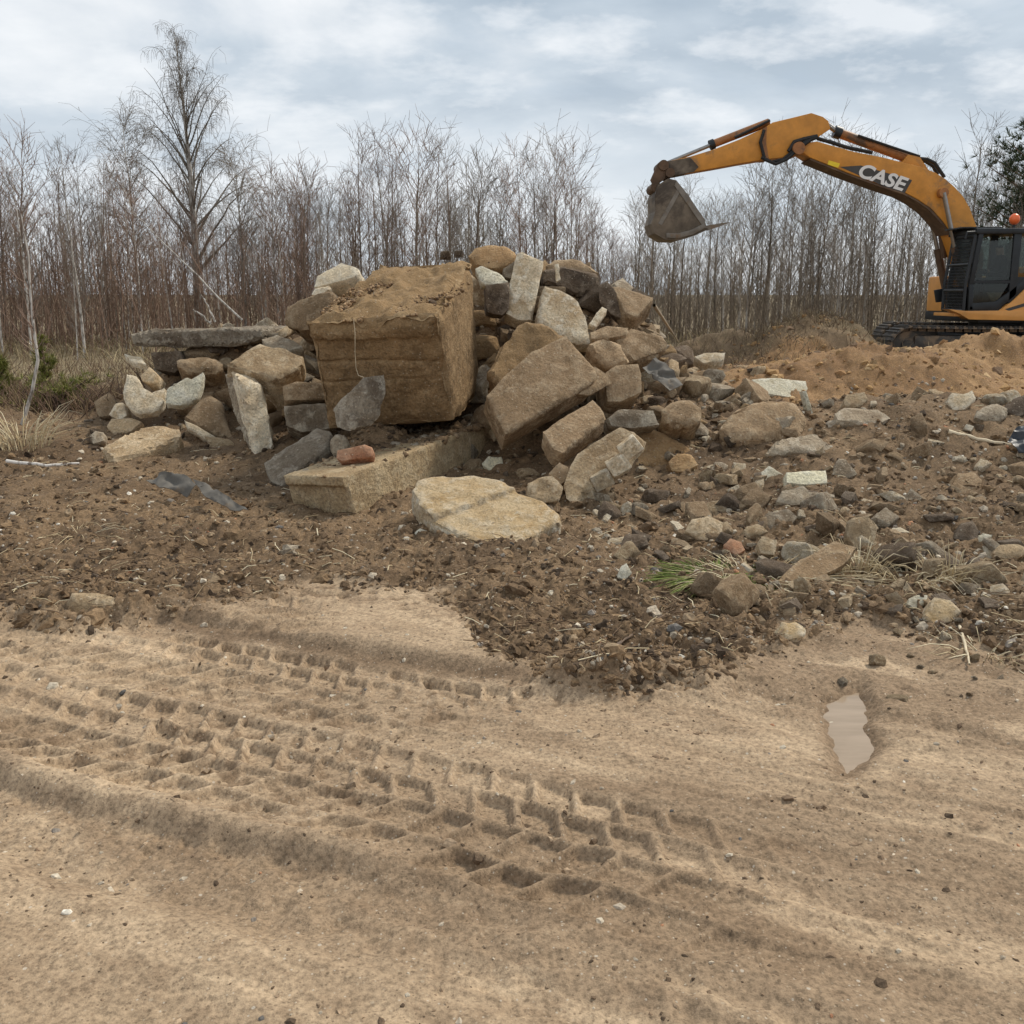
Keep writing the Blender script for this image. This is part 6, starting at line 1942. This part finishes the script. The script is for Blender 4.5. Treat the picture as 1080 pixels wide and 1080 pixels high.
# front guard: mesh of bars before the windscreen
gx0, gx1 = xf - 0.10, xt - 0.10
def gp(t, y):
    z = zb + 0.04 + t * (zt - 0.12 - zb - 0.04)
    return Vector((gx0 + (gx1 - gx0) * max(0, (t - 0.35) / 0.65), y, z))
bm = NB()
for yy in (CY0 + 0.02, CY1 - 0.02):
    rods(bm, [gp(0, yy), gp(0.35, yy), gp(1, yy)], 0.035, 8)
for t in (0.0, 0.27, 0.62, 1.0):
    rod(bm, gp(t, CY0 + 0.02), gp(t, CY1 - 0.02), 0.030, 8)
g = part('front_guard', bm, 'black', cab, True)
bm = NB()
for i in range(1, 16):
    yy = CY0 + 0.02 + (CY1 - CY0 - 0.04) * i / 16
    for a, b in ((0, 0.35), (0.35, 1)):
        rod(bm, gp(a, yy), gp(b, yy), 0.007, 5)
for i in range(1, 24):
    rod(bm, gp(i / 24, CY0 + 0.02), gp(i / 24, CY1 - 0.02), 0.007, 5)
part('mesh_screen', bm, 'black', cab)
bm = NB(); box(bm, xf - 0.02, xf + 0.0, CY0 + 0.08, CY1 - 0.08, zb + 0.05, 1.80); part('lower_windscreen', bm, 'glass', cab)
bm = NB()
vs = [bm.verts.new(v) for v in ((xf, CY0 + 0.08, 1.83), (xf, CY1 - 0.08, 1.83), (xt, CY1 - 0.08, zt - 0.1), (xt, CY0 + 0.08, zt - 0.1))]
bm.faces.new(vs)
bmesh.ops.solidify(bm, geom=bm.faces, thickness=0.01)
part('windscreen', bm, 'glass', cab)
# roof rack rails
bm = NB(); rods(bm, [P(1001, 250, CY1), P(1003, 243, CY1), P(1050, 243, CY1)], 0.02, 6); part('roof_rail', bm, 'black', cab, True)
bm = NB(); rods(bm, [P(1018, 252, CY0), P(1020, 245, CY0), P(1034, 244, CY0)], 0.02, 6); part('roof_rail', bm, 'black', cab, True)
bm = NB(); box(bm, xt - 0.35, xt + 0.5, CY0 + 0.1, CY1 - 0.1, zt + 0.035, zt + 0.06); part('roof_guard', bm, 'black', cab)
# seat and levers
sx = P(1052, 290, 20.85).x
bm = NB(); box(bm, sx - 0.26, sx + 0.26, 20.62, 21.10, zb + 0.42, zb + 0.56); part('seat', bm, 'seat', cab, bevel=0.05)
bm = NB(); box(bm, sx + 0.20, sx + 0.34, 20.64, 21.08, zb + 0.50, zb + 1.12); part('backrest', bm, 'seat', cab, bevel=0.06)
bm = NB(); box(bm, sx - 0.2, sx + 0.2, 20.7, 21.02, zb + 0.1, zb + 0.42); part('seat_base', bm, 'black', cab)
for yy in (20.56, 21.16):
    bm = NB(); box(bm, sx - 0.42, sx + 0.15, yy - 0.07, yy + 0.07, zb + 0.42, zb + 0.72); part('console', bm, 'black', cab, bevel=0.03)
    bm = NB(); rod(bm, Vector((sx - 0.36, yy, zb + 0.70)), Vector((sx - 0.40, yy, zb + 0.90)), 0.022, 8); part('lever', bm, 'black', cab, True)
# beacon and mirror
b0 = P(1069, 243, 20.8)
bm = NB(); rod(bm, Vector((b0.x, 20.8, zt)), Vector((b0.x, 20.8, zt + 0.14)), 0.03, 10); st = part('beacon_stem', bm, 'black', cab, True)
bm = NB()
bmesh.ops.create_uvsphere(bm, u_segments=16, v_segments=10, radius=0.12, matrix=Matrix.Translation((b0.x, 20.8, zt + 0.24)) @ Matrix.Diagonal((0.9, 0.9, 1.0, 1)))
bm.normal_update(); part('beacon', bm, 'beacon', cab, True, label='orange warning beacon on the cab roof')
bm = NB(); ext_poly(bm, [(986, 306), (997, 304), (998, 318), (988, 319)], 21.55, 21.62); part('mirror', bm, 'black', bevel=0.01)
bm = NB(); rods(bm, [Vector((xf, 21.4, 1.45)), P(993, 312, 21.6)], 0.015, 6); part('mirror_arm', bm, 'black', smooth=True)
# upper structure
zs0, zs1 = 1.05, 1.25
bm = NB(); ext_poly(bm, [(1000, 326), (1012, 331), (1022, 337), (1120, 339), (1300, 339), (1300, 327), (1100, 327), (1020, 328)], CY0 - 0.06, CY0 + 0.3); part('side_skirt', bm, 'panel', bevel=0.015)
bm = NB(); ext_poly(bm, [(1054, 328), (1068, 318), (1084, 303), (1120, 286), (1300, 284), (1300, 328)], CY0 - 0.05, CY0 + 0.10); part('engine_panel', bm, 'panel', bevel=0.015)
bm = NB(); ext_poly(bm, [(1060, 326), (1086, 318), (1140, 312), (1140, 315), (1086, 321.5), (1064, 328)], CY0 - 0.056, CY0 - 0.045); part('decal', bm, 'decal')
bm = NB(); box(bm, xf + 0.25, xf + 5.0, CY0 + 0.05, 2 * YC - CY0, zs0, zs1); part('deck', bm, 'black', bevel=0.02)
bm = NB(); box(bm, xr + 0.05, xf + 4.3, CY0 + 0.12, 2 * YC - CY0 - 0.02, zs1, 2.25); part('engine_house', bm, 'panel', bevel=0.05)
bm = NB(); box(bm, xf + 0.25, xr, 22.2, 2 * YC - CY0 - 0.02, zs1, 2.05); part('tank_house', bm, 'panel', bevel=0.05)
bm = NB(); box(bm, xf + 4.2, xf + 5.05, CY0 + 0.02, 2 * YC - CY0, 1.0, 2.2); part('counterweight', bm, 'black', bevel=0.14)
bm = NB(); rod(bm, Vector((xf + 3.4, 22.4, 2.2)), Vector((xf + 3.4, 22.4, 2.75)), 0.06, 12); part('exhaust', bm, 'black', smooth=True)
bm = NB(); rod(bm, Vector((xf + 1.35, YC, 0.75)), Vector((xf + 1.35, YC, 1.06)), 0.62, 28); part('swing_ring', bm, 'black', smooth=True)
bm = NB(); box(bm, xf + 0.35, xf + 2.35, YC - 0.85, YC + 0.85, 0.42, 0.78); part('carbody', bm, 'black', bevel=0.04)
# foot steps in front of the cab
bm = NB(); box(bm, xf - 0.28, xf - 0.02, CY0 + 0.05, CY1, zb - 0.09, zb - 0.02); part('step', bm, 'panel', bevel=0.01)
# tracks
def track(yc, x0, x1):
    w, zb0, zt0 = 0.6, EXB.z, EXB.z + 0.86
    r = (zt0 - zb0) / 2
    zc = (zt0 + zb0) / 2
    tr = bpy.data.objects.new('track', None); C.objects.link(tr); tr.parent = ex
    path = []
    L = (x1 - r) - (x0 + r)
    n = int(L / 0.19)
    for i in range(n):
        path.append((x0 + r + L * (i + 0.5) / n, zt0, 0.0))
    m = int(math.pi * r / 0.19)
    for i in range(m):
        a = math.pi / 2 - math.pi * (i + 0.5) / m
        path.append((x1 - r + math.cos(a) * r, zc + math.sin(a) * r, math.pi / 2 - a))
    for i in range(n):
        path.append((x1 - r - L * (i + 0.5) / n, zb0, math.pi))
    for i in range(m):
        a = -math.pi / 2 - math.pi * (i + 0.5) / m
        path.append((x0 + r + math.cos(a) * r, zc + math.sin(a) * r, math.pi / 2 - a))
    bm = NB()
    box(bm, -0.092, 0.092, -w / 2, w / 2, -0.03, 0.0)
    box(bm, -0.07, -0.045, -w / 2, w / 2, 0.0, 0.028)
    box(bm, 0.02, 0.045, -w / 2, w / 2, 0.0, 0.028)
    box(bm, -0.075, 0.075, -0.10, 0.10, -0.10, -0.03)
    shoe = bm_mesh('shoe', bm)
    shoe.materials.append(M['track'])
    for x, z, a in path:
        sag = 0.03 * math.sin(math.pi * (x - x0) / (x1 - x0)) if a == 0.0 else 0
        o = link('shoe', shoe, None, tr)
        o.location = Vector((x, yc, z - sag)) - EXB
        o.rotation_euler = (0, a, 0)
    bm = NB(); box(bm, x0 + 0.55, x1 - 0.55, yc - 0.16, yc + 0.16, zb0 + 0.30, zt0 - 0.20); part('track_frame', bm, 'track', tr, bevel=0.05)
    for x in (x0 + r, x1 - r):
        bm = NB(); rod(bm, Vector((x, yc - 0.10, zc)), Vector((x, yc + 0.10, zc)), r - 0.11, 24); rod(bm, Vector((x, yc - 0.15, zc)), Vector((x, yc + 0.15, zc)), 0.14, 14)
        part('idler' if x < (x0 + x1) / 2 else 'sprocket', bm, 'track', tr, True)
    for i in range(7):
        x = x0 + 0.75 + (x1 - x0 - 1.5) * i / 6
        bm = NB(); rod(bm, Vector((x, yc - 0.18, zb0 + 0.20)), Vector((x, yc + 0.18, zb0 + 0.20)), 0.105, 14); part('roller', bm, 'track', tr, True)
track(YC - 1.22, P(935, 350, YC - 1.22).x, P(935, 350, YC - 1.22).x + 4.35)
track(YC + 1.22, P(924, 350, YC + 1.22).x, P(924, 350, YC + 1.22).x + 4.35)

# the operator, dark against the light
def operator():
    hip = Vector((sx + 0.05, 20.86, zb + 0.63))
    J = {'pel': hip, 'sp': hip + Vector((0.04, 0, 0.22)), 'ch': hip + Vector((0.02, 0, 0.42)), 'nk': hip + Vector((-0.01, 0, 0.56)), 'hd': hip + Vector((-0.05, 0, 0.66)), 'tp': hip + Vector((-0.06, 0, 0.78))}
    rad = {'pel': 0.15, 'sp': 0.14, 'ch': 0.155, 'nk': 0.06, 'hd': 0.095, 'tp': 0.075}
    E = [('pel', 'sp'), ('sp', 'ch'), ('ch', 'nk'), ('nk', 'hd'), ('hd', 'tp')]
    for s, k in ((-1, 'l'), (1, 'r')):
        J['sh' + k] = hip + Vector((0.02, s * 0.19, 0.45)); rad['sh' + k] = 0.07
        J['el' + k] = hip + Vector((-0.08, s * 0.27, 0.20)); rad['el' + k] = 0.05
        J['wr' + k] = hip + Vector((-0.34, s * 0.28, 0.22)); rad['wr' + k] = 0.036
        J['ha' + k] = hip + Vector((-0.42, s * 0.29, 0.24)); rad['ha' + k] = 0.04
        J['th' + k] = hip + Vector((-0.10, s * 0.10, -0.02)); rad['th' + k] = 0.095
        J['kn' + k] = hip + Vector((-0.46, s * 0.13, 0.03)); rad['kn' + k] = 0.07
        J['an' + k] = hip + Vector((-0.58, s * 0.13, -0.36)); rad['an' + k] = 0.05
        J['to' + k] = hip + Vector((-0.74, s * 0.14, -0.42)); rad['to' + k] = 0.04
        E += [('ch', 'sh' + k), ('sh' + k, 'el' + k), ('el' + k, 'wr' + k), ('wr' + k, 'ha' + k), ('pel', 'th' + k), ('th' + k, 'kn' + k), ('kn' + k, 'an' + k), ('an' + k, 'to' + k)]
    keys = list(J)
    me = bpy.data.meshes.new('person')
    me.from_pydata([tuple(J[k] - hip) for k in keys], [(keys.index(a), keys.index(b)) for a, b in E], [])
    o = bpy.data.objects.new('person', me)
    C.objects.link(o)
    md = o.modifiers.new('Skin', 'SKIN')
    for i, k in enumerate(keys):
        me.skin_vertices[0].data[i].radius = (rad[k], rad[k])
        me.skin_vertices[0].data[i].use_root = (k == 'pel')
    sb = o.modifiers.new('Sub', 'SUBSURF')
    sb.levels = sb.render_levels = 2
    bpy.context.view_layer.update()
    m2 = bpy.data.meshes.new_from_object(o.evaluated_get(bpy.context.evaluated_depsgraph_get()))
    o.modifiers.clear()
    o.data = m2
    m2.materials.clear()
    m2.materials.append(M['jacket'])
    m2.materials.append(M['skin'])
    for f in m2.polygons:
        f.use_smooth = True
        z, x = f.center.z, f.center.x
        f.material_index = 1 if (0.575 < z < 0.72 and x < 0.02) or (x < -0.37 and 0.15 < z < 0.35) else 0
    o.location = hip
    tag(o, 'operator in dark clothes seated at the levers inside the cab', 'person', None, 'thing')
operator()
